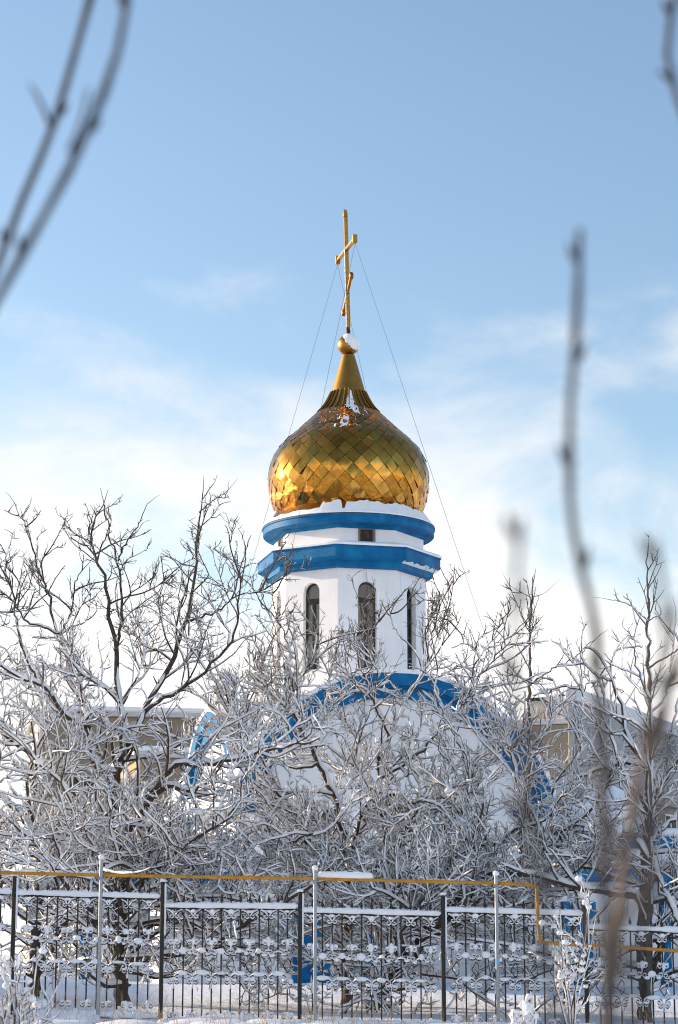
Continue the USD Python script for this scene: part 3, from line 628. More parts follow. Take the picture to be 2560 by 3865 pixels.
tb = '/World/tan_apartment_block'  # unseen wing, out of view at left, placed to shade fence and low trees
wz = 7.4
obj('unseen_wing_wall', bbox(-46, -31, 44, 96, GC - 0.5, wz, 0.03), 'plaster_tan', tb)
obj('unseen_wing_eaves', bbox(-46.4, -30.6, 43.6, 96.4, wz + 0.003, wz + 0.25, 0.03), 'concrete_light', tb)
obj('unseen_wing_snow', bbox(-46.4, -30.6, 43.6, 96.4, wz + 0.253, wz + 0.5, 0.1), 'snow', tb)
for k in range(14):  # window rows of the unseen wing
    for r_ in range(2):
        y_, z_ = 46 + k * 3.5, 1.9 + r_ * 2.9
        wf = obj('window', join([bbox(-30.996, -30.95, y_, y_ + 1.5, z_, z_ + 0.07, 0.004), bbox(-30.996, -30.95, y_, y_ + 1.5, z_ + 1.43, z_ + 1.5, 0.004), bbox(-30.996, -30.95, y_, y_ + 0.07, z_ + 0.073, z_ + 1.427, 0.004), bbox(-30.996, -30.95, y_ + 1.43, y_ + 1.5, z_ + 0.073, z_ + 1.427, 0.004)]), 'white_metal', tb)
        obj('pane', bbox(-30.992, -30.98, y_ + 0.05, y_ + 1.45, z_ + 0.05, z_ + 1.45, 0.002), 'vent_dark', wf)

# ------------------------------------------------------------------ iron fence
FY = 37.0
def fx(px): return (px - CX) / F * FY * 1.0 / (math.cos(PITCH) - (CY - 3600) / F * math.sin(PITCH))
posts = [(-520, 3300), (47, 3308), (610, 3330), (1132, 3368), (1674, 3380), (2212, 3395), (2790, 3450)]
tops = [(3372, 3376), (3380, 3394), (3428, 3432), (3446, 3460), (3444, 3458), (3508, 3530)]
fence = thing('iron_fence', 'black wrought-iron fence with scrolls, snow along its rails, below the trees', 'fence', (0, FY, float(gz(0, FY))))
for px_, py_ in posts:
    x = fx(px_); zt_ = zat(py_, FY)
    po = obj('post', bbox(x - 0.036, x + 0.036, FY - 0.036, FY + 0.036, float(gz(x, FY)) - 0.3, zt_, 0.008), 'iron_black', fence)
    ln = []
    zz = np.arange(float(gz(x, FY)), zt_, 0.06)
    obj('post_snow', join([bbox(x + 0.037, x + 0.066, FY - 0.05, FY + 0.03, zt_ - 0.9, zt_ - 0.02, 0.012), bbox(x - 0.05, x + 0.06, FY - 0.05, FY + 0.05, zt_ + 0.002, zt_ + 0.05, 0.018)]), 'snow', po, smooth=40)
def spiral(cx, cz, r, a0, turns, sgn=1, shrink=0.28, n=11):
    t = np.linspace(0, 1, n); aa = a0 + sgn * t * turns * 2 * PI; rr = r * (1 - (1 - shrink) * t)
    return np.stack([cx + rr * np.cos(aa), cz + rr * np.sin(aa)], 1)
def half_horn(s):
    sp = spiral(0.052, 0.0, 0.052, PI, 1.25, -1)      # rises from the stem, curls outward and in
    p = np.vstack([[(0.0, -0.12)], [(0.0, -0.05)], sp]); p[:, 0] *= s; return p
def half_mustache(s):
    p = np.vstack([[(0.0, 0.02)], [(0.05, 0.01)], [(0.10, -0.035)], spiral(0.13, 0.01, 0.045, -PI / 2, 1.05, 1)]); p[:, 0] *= s; return p
def half_umbrella(s):
    p = np.vstack([[(0.0, 0.05)], [(0.06, 0.055)], [(0.12, 0.03)], spiral(0.105, -0.03, 0.055, PI / 5, 0.95, -1)]); p[:, 0] *= s; return p
def half_top(s):
    p = np.vstack([[(0.13, -0.015)], [(0.06, -0.05)], [(0.025, -0.10)], spiral(0.05, -0.13, 0.042, PI * 0.9, 0.95, 1)]); p[:, 0] *= s; return p
def half_leaf(s):
    t = np.linspace(0, 1, 9); p = np.stack([0.055 * np.sin(t * PI) * s + 0.012 * np.sin(t * 3 * PI), -0.25 * t], 1); return p
def scroll_snow(fn, x, z, y, r=0.013):
    ms = []
    for s in (-1, 1):
        q = fn(s); P3 = np.stack([x + q[:, 0], np.full(len(q), y - 0.004), z + q[:, 1] + 0.017], 1)
        rr = r * (0.45 + 1.1 * meshkit.noise(P3 * 14 + x, 3)); rr[-3:] *= 0.6
        ms.append(tubes(P3[None], rr[None], 4))
    return join(ms)
def scroll(fn, x, z, y, r=0.0115):
    ms = []
    for s in (-1, 1):
        q = fn(s); P3 = np.stack([x + q[:, 0], np.full(len(q), y), z + q[:, 1]], 1)
        ms.append(tubes(P3[None], r, 4))
    return join(ms)
rf = np.random.default_rng(11)
for i in range(6):
    xa, xb = fx(posts[i][0]) + 0.05, fx(posts[i + 1][0]) - 0.05
    za, zb_ = zat(tops[i][0], FY), zat(tops[i][1], FY)
    H_ = 2.0
    top_at = lambda x: za + (zb_ - za) * (x - xa) / (xb - xa)
    rail = []
    for dz, hh in ((0, 0.04), (-H_, 0.04)):
        p0, p1 = np.array([xa, FY, za + dz]), np.array([xb, FY, zb_ + dz])
        rail.append(beam(p0, p1, hh, 0.035, (0, 0, 1)))
    pan = obj('fence_panel', join(rail), 'iron_black', fence)
    n = 13; xs_ = np.linspace(xa, xb, n + 2)[1:-1]
    snow_bits, scr_ = [], []
    for k, x in enumerate(xs_):
        z = top_at(x)
        tip = lambda: join([box(x - 0.010, x + 0.010, FY - 0.010, FY + 0.010, z + 0.02, z + 0.14), (np.array([[x - 0.03, FY, z + 0.13], [x + 0.03, FY, z + 0.13], [x, FY - 0.012, z + 0.15], [x, FY + 0.012, z + 0.15], [x, FY, z + 0.25], [x, FY, z + 0.11]]),
            np.array([[0, 2, 4], [2, 1, 4], [1, 3, 4], [3, 0, 4], [0, 5, 2], [2, 5, 1], [1, 5, 3], [3, 5, 0]]))])
        if k % 2 == 1:
            obj('picket', box(x - 0.012, x + 0.012, FY - 0.012, FY + 0.012, z - H_ + 0.02, z - 0.021), 'iron_black', pan)
            obj('scroll', scroll(half_mustache, x, z - 0.75, FY - 0.02), 'iron_black', pan, smooth=40)
            obj('scroll', scroll(half_umbrella, x, z - 1.15, FY - 0.02), 'iron_black', pan, smooth=40)
            snow_bits += [lump((x, FY - 0.03, z - 0.71), 0.085, 0.05, 0.045, rough=0.2, seed=k), lump((x - 0.10, FY - 0.03, z - 0.765), 0.055, 0.04, 0.025), lump((x + 0.10, FY - 0.03, z - 0.765), 0.055, 0.04, 0.025)]
            scr_ += [scroll_snow(half_mustache, x, z - 0.75, FY - 0.02), scroll_snow(half_umbrella, x, z - 1.15, FY - 0.02)]
            snow_bits += [lump((x, FY - 0.03, z - 1.085), 0.13, 0.05, 0.032, rough=0.2, seed=k + 3), lump((x, FY - 0.02, z - 1.95), 0.16, 0.12, 0.085, rough=0.2, seed=k)]
        else:
            obj('picket', box(x - 0.012, x + 0.012, FY - 0.012, FY + 0.012, z - 0.60, z - 0.021), 'iron_black', pan)
            obj('picket', box(x - 0.012, x + 0.012, FY - 0.012, FY + 0.012, z - H_ + 0.02, z - 1.30), 'iron_black', pan)
            obj('scroll', scroll(half_horn, x, z - 0.59, FY - 0.02), 'iron_black', pan, smooth=40)
            obj('scroll', scroll(half_leaf, x, z - 0.82, FY - 0.02, 0.008), 'iron_black', pan, smooth=40)
            obj('scroll', scroll(half_horn, x, z - 1.24, FY - 0.02), 'iron_black', pan, smooth=40)
            obj('scroll', scroll(half_horn, x, z - 1.80, FY - 0.02), 'iron_black', pan, smooth=40)
            if i >= 1: obj('scroll', scroll(half_top, x, z - 0.02, FY - 0.02), 'iron_black', pan, smooth=40)
            scr_ += [scroll_snow(half_horn, x, z - 0.59, FY - 0.02), scroll_snow(half_horn, x, z - 1.24, FY - 0.02), scroll_snow(half_horn, x, z - 1.80, FY - 0.02)]
            if i >= 1: scr_.append(scroll_snow(half_top, x, z - 0.02, FY - 0.02))
            for zz_ in (-0.535, -1.75): snow_bits += [lump((x, FY - 0.025, z + zz_ - 0.03), 0.05, 0.045, 0.06, rough=0.2, seed=k), lump((x - 0.06, FY - 0.025, z + zz_), 0.055, 0.04, 0.024), lump((x + 0.06, FY - 0.025, z + zz_), 0.055, 0.04, 0.024)]
            snow_bits += [lump((x - 0.05, FY - 0.025, z - 1.19), 0.05, 0.04, 0.022), lump((x + 0.05, FY - 0.025, z - 1.19), 0.05, 0.04, 0.022), lump((x, FY - 0.025, z - 0.05), 0.07, 0.03, 0.03)]
        nb_ = len(snow_bits)
        for q_ in range(nb_last if k else 0, nb_):
            v_, f_ = snow_bits[q_]; c_ = v_.mean(0); sc_ = rf.uniform((0.5, 0.6, 0.7), (1.05, 1.2, 1.5))
            if rf.uniform() < 0.10: sc_ = sc_ * 0.3
            snow_bits[q_] = (c_ + (v_ - c_) * sc_ + rf.normal(0, 0.008, 3), f_)
        nb_last = nb_
        obj('spear_tip', tip(), 'iron_black', pan)
    K = 60; x_ = np.linspace(xa - 0.02, xb + 0.02, K); z_ = top_at(x_) + 0.02
    nz = meshkit.fbm(np.stack([x_ * 6, x_ * 0 + i, x_ * 0], -1), 3, 5)
    Pn = np.stack([x_, np.full(K, FY), z_ + 0.03], 1)
    rv = 0.036 + 0.03 * nz; rv[[0, -1]] = 0.006
    ones = np.ones((1, K, 1))
    snow_bits.append(tubes(Pn[None], np.full((1, K), 0.052), 8, ones * np.array([0, 1.0, 0]), ones * np.array([0, 0, 1.0]), rv[None]))
    Pn2 = np.stack([x_, np.full(K, FY), z_ - H_ + 0.03], 1)
    snow_bits.append(tubes(Pn2[None], np.full((1, K), 0.09), 8, ones * np.array([0, 1.0, 0]), ones * np.array([0, 0, 1.0]), (rv * 1.2)[None]))
    obj('panel_snow', join(snow_bits + scr_), 'snow', pan, smooth=60, kind='stuff')
xw = np.linspace(fx(-520), fx(2790), 80)
wv = []
K = len(xw); zb2 = np.interp(xw, [fx(p[0]) for p in posts], [zat(3825, FY) - 0.05, zat(3822, FY) - 0.05, zat(3845, FY) - 0.05, zat(3880, FY) - 0.05, zat(3888, FY) - 0.05, zat(3900, FY) - 0.05, zat(3950, FY) - 0.05])
plv = np.vstack([np.stack([xw, np.full(K, y), z], 1) for y, z in ((FY - 0.16, gz(xw, FY) - 0.5), (FY - 0.16, zb2), (FY + 0.16, zb2), (FY + 0.16, gz(xw, FY) - 0.5))])
q = np.vstack([np.stack([r * K + np.arange(K - 1), r * K + np.arange(1, K), (r + 1) * K + np.arange(1, K), (r + 1) * K + np.arange(K - 1)], 1) for r in range(3)])
obj('plinth', (plv, q), 'concrete_grey', fence)

# ------------------------------------------------------------------ yellow gas pipe on galvanised posts
PY = 35.4
gp = thing('gas_pipe', 'yellow gas pipe running above the fence and stepping down at right', 'pipe', tuple(at(1190, 3316, PY)))
path_px = [(-700, 3276), (0, 3294), (380, 3304), (1190, 3317), (1870, 3334), (2000, 3340), (2020, 3344), (2026, 3356), (2028, 3400), (2034, 3520), (2036, 3545), (2044, 3556), (2064, 3560), (2300, 3572), (2560, 3590), (3200, 3630)]
pp = np.array([at(x, y, PY) for x, y in path_px])
obj('pipe_run', pipe(pp, 0.029, 10), 'yellow_paint', gp, smooth=60)
for (x0, x1, th_) in ((1200, 1410, 0.055), (60, 140, 0.02)):
    K = 30; u = np.linspace(0, 1, K); b0, b1 = at(x0, np.interp(x0, [p[0] for p in path_px[:6]], [p[1] for p in path_px[:6]]), PY), at(x1, np.interp(x1, [p[0] for p in path_px[:6]], [p[1] for p in path_px[:6]]), PY)
    Pn = b0 + (b1 - b0) * u[:, None] + [0, 0, 0.024 + th_ * 0.8]
    rv = th_ * (0.85 + 0.3 * meshkit.fbm(np.stack([u * 8, u * 0, u * 0], -1), 3, 3)); rv[[0, -1]] = 0.004
    ones = np.ones((1, K, 1))
    obj('pipe_snow', tubes(Pn[None], np.full((1, K), max(0.035, th_ * 0.75)), 8, ones * np.array([0, 1.0, 0]), ones * np.array([0, 0, 1.0]), rv[None]), 'snow', gp, smooth=60)
for px_, py_, lab in ((383, 3243, 'galvanised pipe post holding the yellow pipe before the leftmost full fence panel'), (1190, 3284, 'galvanised pipe post in the middle, where snow lies on the yellow pipe'), (1873, 3304, 'galvanised pipe post with a blue mark, nearest the bend of the yellow pipe')):
    t = at(px_, py_, PY - 0.07); b = float(gz(t[0], PY))
    s = thing('pipe_post', lab, 'post', (t[0], t[1], b), 'galvanised posts carrying the gas pipe')
    obj('shaft', tf(loft([(0.031, b - 0.3), (0.031, t[2]), (0.004, t[2] + 0.005)], 14), rotz(0, (t[0], t[1], 0))), 'galvanised', s, smooth=40)
    zp = at(px_, np.interp(px_, [p[0] for p in path_px[:6]], [p[1] for p in path_px[:6]]), PY)[2]
    obj('bracket', bbox(t[0] - 0.045, t[0] + 0.045, t[1] - 0.04, t[1] + 0.10, zp - 0.06, zp - 0.032, 0.006), 'galvanised', s)
    obj('post_snow', lump((t[0], t[1], t[2] + 0.03), 0.05, 0.05, 0.045, _ico2, 0.2, px_), 'snow', s, smooth=True)
    if px_ == 1873: obj('blue_mark', tf(loft([(0.033, zat(3638, PY)), (0.033, zat(3622, PY))], 14), rotz(0, (t[0], t[1], 0))), 'light_blue', s, smooth=40)

# ------------------------------------------------------------------ trees
ZTHIN = 6.4
WIND = np.array([0.42, -0.30, 0.0])
def unit(v): return v / (np.linalg.norm(v, axis=-1, keepdims=True) + 1e-12)
def grow(rng, p0, d0, L, r0, K, wander, up, r1=0.38):
    """march N branches K steps; returns points (N, K+1, 3), radii (N, K+1)"""
    N = len(p0); P = np.zeros((N, K + 1, 3)); P[:, 0] = p0; d = unit(d0)
    curl = rng.normal(0, 1, (N, 3)) * wander * 0.10
    for k in range(K):
        kink = np.where(rng.uniform(0, 1, (N, 1)) < 0.22, 2.2, 0.62)          # mostly straight, now and then a sharp bend
        d = unit(d + rng.normal(0, 1, (N, 3)) * wander * kink + curl + np.array([0, 0, up]))
        P[:, k + 1] = P[:, k] + d * (L / K)[:, None]
    R = r0[:, None] * (1 + (r1 - 1) * np.linspace(0, 1, K + 1)[None])
    return P, R
def children(rng, P, R, L, spacing, t0, ang, lenf, lmin, lmax, rf, upb, flat=0.75, rmin=0.0085, thin=0.22):
    """starts and directions of side branches along polylines"""
    N, K1 = P.shape[:2]; K = K1 - 1
    cnt = np.maximum(0, rng.poisson(np.maximum(L * (1 - t0) / spacing, 0.01)))
    idx = np.repeat(np.arange(N), cnt)
    if not len(idx): return None
    t = t0 + (1 - t0) * rng.uniform(0, 1, len(idx)) ** 0.9
    s = np.clip(t * K, 0, K - 1e-6); i = s.astype(int); fr = (s - i)[:, None]
    p = P[idx, i] * (1 - fr) + P[idx, i + 1] * fr
    r = R[idx, i] * (1 - fr[:, 0]) + R[idx, i + 1] * fr[:, 0]
    tan = unit(P[idx, i + 1] - P[idx, i])
    ok = rng.uniform(0, 1, len(idx)) < np.clip(1 - (p[:, 2] - ZTHIN) / 6.0, thin, 1)       # crowns thin out towards the top
    if not ok.any(): return None
    idx, t, i, p, r, tan = idx[ok], t[ok], i[ok], p[ok], r[ok], tan[ok]
    rnd = rng.normal(0, 1, (len(idx), 3)); side = unit(rnd - tan * (rnd * tan).sum(1, keepdims=True))
    th = np.radians(rng.normal(ang, 12, len(idx)))[:, None]
    d = tan * np.cos(th) + side * np.sin(th) + np.array([0, 0, upb]); d[:, 1] *= flat
    Lc = np.clip(L[idx] * lenf * (1.15 - 0.6 * t) * rng.uniform(0.6, 1.25, len(idx)), lmin, lmax)
    Lc = np.maximum(Lc * np.clip((11.2 - p[:, 2]) / 3.0, 0.35, 1.0), min(lmin, 0.25))
    return p, unit(d), Lc, np.maximum(r * rf * rng.uniform(0.7, 1.0, len(idx)), rmin)
def snow_on(rng, P, R, amt, sides, seed):
    t = np.gradient(P, axis=1); t = unit(t)
    up = np.array([0, 0, 1.0]) + WIND
    n = up - t * (t * up).sum(2, keepdims=True); hf = np.linalg.norm(n, axis=2) / 1.12; n = unit(n)
    a_ = np.cross(t, n)
    z = P[..., 2]
    zf = np.clip((8.8 - z) / 3.0, 0.09, 1.0)
    nz = meshkit.noise(P.reshape(-1, 3) * 4.3, seed).reshape(z.shape)
    nz2 = meshkit.noise(P.reshape(-1, 3) * 0.9 + 5, seed + 1).reshape(z.shape)
    h = amt * (0.12 + 0.95 * hf ** 1.6) * np.clip(0.02 + 1.5 * nz + 0.45 * nz2, 0.05, 2) * zf
    h = np.minimum(h, 0.010 + R * 1.7)
    h[:, 0] *= 0.8; h[:, -1] *= 0.35
    c = P + n * (R * 0.55 + h * 0.45)[..., None]
    return tubes(c, np.maximum(h * 0.62, np.minimum(R * 1.03, h * 1.4)), sides, a_, n, h * 0.72)
def tree(name, label, limbs, Y, seed, group=None, bark='bark', dens=1.0, snow=0.052, trunk_n=1, l1=(0.40, 0.6, 2.0), lvl=4, upb=0.22, ang=48, spread=1.0, sub=0.85, wm=1.0, zthin=6.4):
    """limbs: (points in photograph pixels, start radius m, end radius m, depth at start, depth at end)"""
    global ZTHIN
    ZTHIN = zthin
    rng = np.random.default_rng(seed)
    base = at(*limbs[0][0][0], Y); g = float(gz(base[0], Y))
    T = thing(name, label, 'tree', (base[0], Y, g), group)
    PL, RL, LL = [], [], []
    for k, (pts, ra, rb_, da, db) in enumerate(limbs):
        m = len(pts); dz = np.linspace(da, db, m) * spread
        p = np.array([at(x, y, Y + e) for (x, y), e in zip(pts, dz)])
        if k == 0 and p[0, 2] > g - 0.2: p = np.vstack([[p[0, 0], p[0, 1], g - 0.25], p])
        L = np.linalg.norm(np.diff(p, axis=0), axis=1).sum(); n = 21
        p = resample(p, n); p[1:-1] += rng.normal(0, 0.022, (n - 2, 3)) * min(1, L / 3)
        r = np.linspace(ra, rb_, n) * (1 + 0.12 * (meshkit.noise(p * 2.3, seed) - 0.5))
        PL.append(p); RL.append(r); LL.append(L)
        obj('trunk' if k < trunk_n else 'limb', tubes(p[None], r[None], 8), bark, T, smooth=True)
    P0, R0, L0 = np.array(PL), np.array(RL), np.array(LL)
    sn = [snow_on(rng, P0, R0, snow * 1.55, 7, seed)]
    tw, br = [], []
    def level(P, R, L, spacing, t0, ang_, lenf, lo, hi, rf, up_, K, wand, upg, sides, bag, s_amt, s_sides, flat=0.75, rmin=0.0085, thin=0.22):
        c = children(rng, P, R, L, spacing / dens, t0, ang_, lenf, lo, hi, rf, up_, flat, rmin, thin)
        if c is None: return None
        p, d, Lc, r = c
        Pn, Rn = grow(rng, p, d, Lc, r, K, wand, upg)
        bag.append(tubes(Pn, Rn, sides))
        if s_amt > 0: sn.append(snow_on(rng, Pn, Rn, s_amt, s_sides, seed + len(sn)))
        return Pn, Rn, Lc
    e0 = len(P0)
    # limb ends go on as thin leaders
    e = grow(rng, P0[trunk_n:, -1], unit(P0[trunk_n:, -1] - P0[trunk_n:, -3]), np.full(len(P0) - trunk_n, 0.4), R0[trunk_n:, -1], 5, 0.10, 0.05)
    br.append(tubes(e[0], e[1], 4)); sn.append(snow_on(rng, *e, snow * 0.7, 4, seed))
    if sub > 0:
        nl = 15; tr = P0[0]; zz_ = rng.uniform(g + 0.5, g + 3.2, nl)
        st0 = np.stack([np.interp(zz_, tr[:, 2], tr[:, k]) for k in range(3)], 1) if tr[-1, 2] > tr[0, 2] else tr[rng.integers(5, 20, nl)]
        aa_ = rng.uniform(0, 2 * PI, nl); dl = np.stack([np.cos(aa_), 0.7 * np.sin(aa_), rng.uniform(0.15, 0.5, nl)], 1)
        Ll = rng.uniform(2.2, 4.2, nl); lowP, lowR = grow(rng, st0, dl, Ll, rng.uniform(0.03, 0.05, nl), 20, 0.09, -0.012, 0.4)
        br.append(tubes(lowP, lowR, 6)); sn.append(snow_on(rng, lowP, lowR, snow * 1.3, 6, seed + 77))
        P0 = np.vstack([P0, lowP]); R0 = np.vstack([R0, lowR]); L0 = np.r_[L0, Ll]
        S_ = level(P0, R0, L0, sub, 0.10, ang + 8, 0.55, 1.4, 3.4, 0.55, upb * 0.35, 14, 0.13, 0.03, 5, br, snow * 1.4, 6, 0.6, 0.020, 0.42)
        if S_ is not None:
            f14 = np.linspace(0, 14, 21); i_ = np.minimum(f14.astype(int), 13); w_ = f14 - i_
            P0 = np.vstack([P0, S_[0][:, i_] * (1 - w_)[None, :, None] + S_[0][:, i_ + 1] * w_[None, :, None]]); R0 = np.vstack([R0, S_[1][:, i_] * (1 - w_) + S_[1][:, i_ + 1] * w_]); L0 = np.r_[L0, S_[2]]
    A = level(P0, R0, L0, l1[0], 0.12, ang, 0.5, l1[1], l1[2], 0.60, upb, 9, 0.17 * wm, 0.05, 5, br, snow * 1.2, 5, 0.75, 0.014, 1.0)
    B = level(*A, 0.27, 0.12, ang, 0.5, 0.35 if lvl > 2 else 0.12, 1.2 if lvl > 2 else 0.45, 0.72, upb, 6, 0.20 * wm, 0.05, 4, br, snow * 0.78, 4, 0.75, 0.0105, 1.0)
    if lvl > 2: C = level(*B, 0.155, 0.10, ang, 0.55, 0.16, 0.55, 0.78, upb * 0.9, 4, 0.22, 0.05, 3, tw, snow * 0.44, 4, 0.75, 0.0082, 1.0)
    if lvl > 3: D = level(*C, 0.17, 0.15, ang, 0.6, 0.08, 0.26, 0.85, upb, 2, 0.16, 0.05, 3, tw, snow * 0.36, 3, 0.75, 0.0068, 1.0)
    for PP, RR, LL_ in ((P0, R0, L0), A):              # short thorn-like spurs
        level(PP, RR, LL_, 0.16, 0.12, 58, 0.05, 0.07, 0.26, 0.5, 0.15, 2, 0.12, 0.04, 3, tw, 0.0, 3, 0.9, 0.0085, 1.0)
    obj('branches', join(br), bark, T, smooth=True, kind='stuff')
    if tw: obj('twigs', join(tw), bark, T, smooth=True, kind='stuff')
    lm = []
    for k in range(int(26 * dens)):
        i = rng.integers(0, len(A[0])); q = A[0][i, 0]
        if sub > 0 and q[2] < 6.5 and q[2] > g + 0.5: s = rng.uniform(0.05, 0.095); lm.append(lump(q + [0, 0, s * 0.5], s * 1.25, s, s * 0.8, _ico, 0.25, k))
    if lm: sn.append(join(lm))
    obj('branch_snow', join(sn), 'snow', T, smooth=True, kind='stuff')
    return sum(len(x[1]) for x in br + tw + sn)

ntri = 0
T1 = [([(462, 3830), (455, 3700), (450, 3560), (456, 3400), (459, 3212)], 0.15, 0.11, 0, 0),
      ([(459, 3212), (490, 3130), (540, 3060), (590, 3000), (640, 2965), (720, 2985), (830, 2900)], 0.085, 0.02, 0, -1.4),
      ([(459, 3212), (435, 3120), (425, 3010), (440, 2920), (460, 2870)], 0.10, 0.085, 0, 0),
      ([(440, 2920), (383, 2905), (345, 2850), (333, 2780), (330, 2744)], 0.085, 0.07, 0, -0.3),
      ([(330, 2744), (287, 2725), (242, 2693), (198, 2629), (153, 2584), (96, 2565), (0, 2508)], 0.06, 0.022, -0.3, -1.6),
      ([(153, 2584), (128, 2533), (83, 2450), (60, 2342), (54, 2272), (38, 2214), (0, 2138)], 0.032, 0.012, -0.8, -1.4),
      ([(330, 2744), (306, 2661), (274, 2565), (249, 2470), (217, 2393)], 0.055, 0.036, -0.3, 0.6),
      ([(217, 2393), (166, 2368), (115, 2355), (77, 2310), (51, 2272), (0, 2234)], 0.030, 0.014, 0.6, 0.1),
      ([(217, 2393), (198, 2329), (188, 2259), (166, 2195), (143, 2151), (128, 2087), (102, 2004), (77, 1947), (57, 1902)], 0.030, 0.009, 0.6, 1.6),
      ([(217, 2393), (249, 2355), (274, 2278), (281, 2214), (312, 2151)], 0.024, 0.010, 0.6, 0.9),
      ([(460, 2870), (465, 2744), (453, 2648), (440, 2565), (440, 2470), (437, 2393), (414, 2323), (408, 2246), (389, 2170), (357, 2087), (344, 2017), (352, 1979), (389, 1908)], 0.07, 0.011, 0, 0.9),
      ([(440, 2455), (459, 2310), (459, 2214), (446, 2119), (421, 2055), (408, 1991), (395, 1915)], 0.034, 0.010, 0.5, -0.4),
      ([(446, 2119), (480, 2040), (515, 1990), (550, 1915)], 0.018, 0.008, 0.1, 0.4),
      ([(460, 2870), (510, 2756), (542, 2693), (606, 2572), (657, 2470), (676, 2406), (708, 2329), (727, 2195), (743, 2074), (752, 1947), (765, 1864)], 0.07, 0.010, 0, 0.9),
      ([(752, 1935), (797, 1895), (850, 1860)], 0.014, 0.008, 0.8, 0.6),
      ([(542, 2693), (606, 2642), (689, 2597), (797, 2508), (880, 2400), (906, 2246), (925, 2130)], 0.045, 0.011, 0.2, -1.1),
      ([(701, 2348), (823, 2304), (906, 2246), (995, 2234)], 0.026, 0.010, 0.7, 0.2),
      ([(540, 3060), (600, 2960), (676, 2887), (797, 2880), (930, 2853), (1087, 2815), (1150, 2808)], 0.06, 0.024, -0.4, -2.0),
      ([(446, 3610), (370, 3486), (290, 3390), (240, 3320), (170, 3220), (60, 3120)], 0.085, 0.025, 0, -1.2),
      ([(452, 3620), (560, 3616), (700, 3590), (830, 3560), (910, 3495), (1130, 3370), (1220, 3300)], 0.085, 0.03, 0, -1.6),
      ([(459, 3230), (380, 3160), (280, 3110), (180, 3080), (60, 3000)], 0.055, 0.02, 0, 1.2),
      ([(456, 3400), (560, 3320), (680, 3260), (820, 3200), (920, 3180)], 0.05, 0.018, 0, 1.3)]
ntri += tree('walnut_tree', 'large snow-laden bare tree at left with several upright forking limbs', T1, 42.0, 21, 'bare snowy trees behind the fence')
T0 = [([(125, 3830), (140, 3500), (153, 3174)], 0.12, 0.085, 0, 0),
      ([(153, 3174), (134, 3008), (131, 2874), (96, 2836), (38, 2791), (-60, 2740)], 0.07, 0.03, 0, -0.9),
      ([(131, 2874), (153, 2727), (140, 2600), (110, 2480)], 0.04, 0.012, -0.3, 0.5),
      ([(153, 3174), (60, 3060), (-60, 2960), (-200, 2880)], 0.06, 0.02, 0, 1.0),
      ([(150, 3300), (260, 3200), (330, 3080), (360, 2960)], 0.05, 0.015, 0, 1.0),
      ([(146, 3400), (50, 3330), (-80, 3270)], 0.05, 0.02, 0, -0.8),
      ([(-60, 2740), (-100, 2600), (-60, 2450), (-20, 2300)], 0.03, 0.01, -0.9, -0.5)]
ntri += tree('apricot_tree', 'snowy bare tree cut off by the left edge of the picture', T0, 44.0, 22, 'bare snowy trees behind the fence', dens=0.95)
T2 = [([(1312, 3850), (1308, 3600), (1318, 3430), (1322, 3300)], 0.115, 0.10, 0, 0),
      ([(1322, 3300), (1304, 3197), (1285, 3089), (1272, 3025), (1234, 2948), (1195, 2872), (1176, 2808), (1144, 2757), (1106, 2693), (1087, 2623), (1080, 2559)], 0.075, 0.028, 0, -0.8),
      ([(1080, 2559), (1095, 2480), (1075, 2400), (1045, 2330), (1030, 2240)], 0.026, 0.009, -0.8, -0.3),
      ([(1106, 2693), (1130, 2600), (1180, 2500), (1195, 2400), (1170, 2280)], 0.026, 0.009, -0.6, 0.2),
      ([(1322, 3300), (1342, 3191), (1374, 3095), (1412, 3025), (1431, 2942), (1431, 2872), (1457, 2808), (1470, 2776)], 0.075, 0.042, 0, 0.2),
      ([(1470, 2776), (1438, 2706), (1406, 2642), (1380, 2572), (1355, 2496), (1348, 2432), (1366, 2330), (1385, 2230)], 0.034, 0.008, 0.2, -0.3),
      ([(1470, 2776), (1510, 2690), (1540, 2620), (1600, 2540), (1650, 2420), (1690, 2300), (1712, 2190)], 0.032, 0.008, 0.2, 1.2),
      ([(1600, 2540), (1560, 2450), (1500, 2390), (1470, 2300)], 0.02, 0.008, 0.6, 0.9),
      ([(1290, 3290), (1250, 3290), (1195, 3210), (1150, 3127), (1100, 3050), (1049, 2987), (998, 2936), (953, 2897), (927, 2846), (880, 2740), (860, 2650)], 0.055, 0.013, 0, -1.2),
      ([(1431, 2942), (1500, 2900), (1580, 2840), (1650, 2770), (1720, 2690), (1788, 2586)], 0.034, 0.012, 0.1, -0.9),
      ([(1374, 3095), (1470, 3060), (1560, 3030), (1680, 3010), (1780, 2990)], 0.04, 0.016, 0, -1.5),
      ([(1272, 3025), (1330, 2930), (1350, 2830), (1300, 2720), (1240, 2620), (1250, 2500)], 0.032, 0.010, -0.3, 0.8),
      ([(1322, 3340), (1420, 3270), (1540, 3240), (1660, 3190), (1780, 3150)], 0.05, 0.018, 0, 1.2),
      ([(1310, 3380), (1210, 3330), (1100, 3290), (980, 3250), (880, 3210)], 0.05, 0.018, 0, 0.9),
      ([(1200, 2880), (1130, 2900), (1040, 2850), (960, 2760), (930, 2640), (960, 2520)], 0.03, 0.010, -0.5, 0.7)]
ntri += tree('cherry_tree', 'snow-laden bare tree in the middle, before the church wall', T2, 44.5, 23, 'bare snowy trees behind the fence')
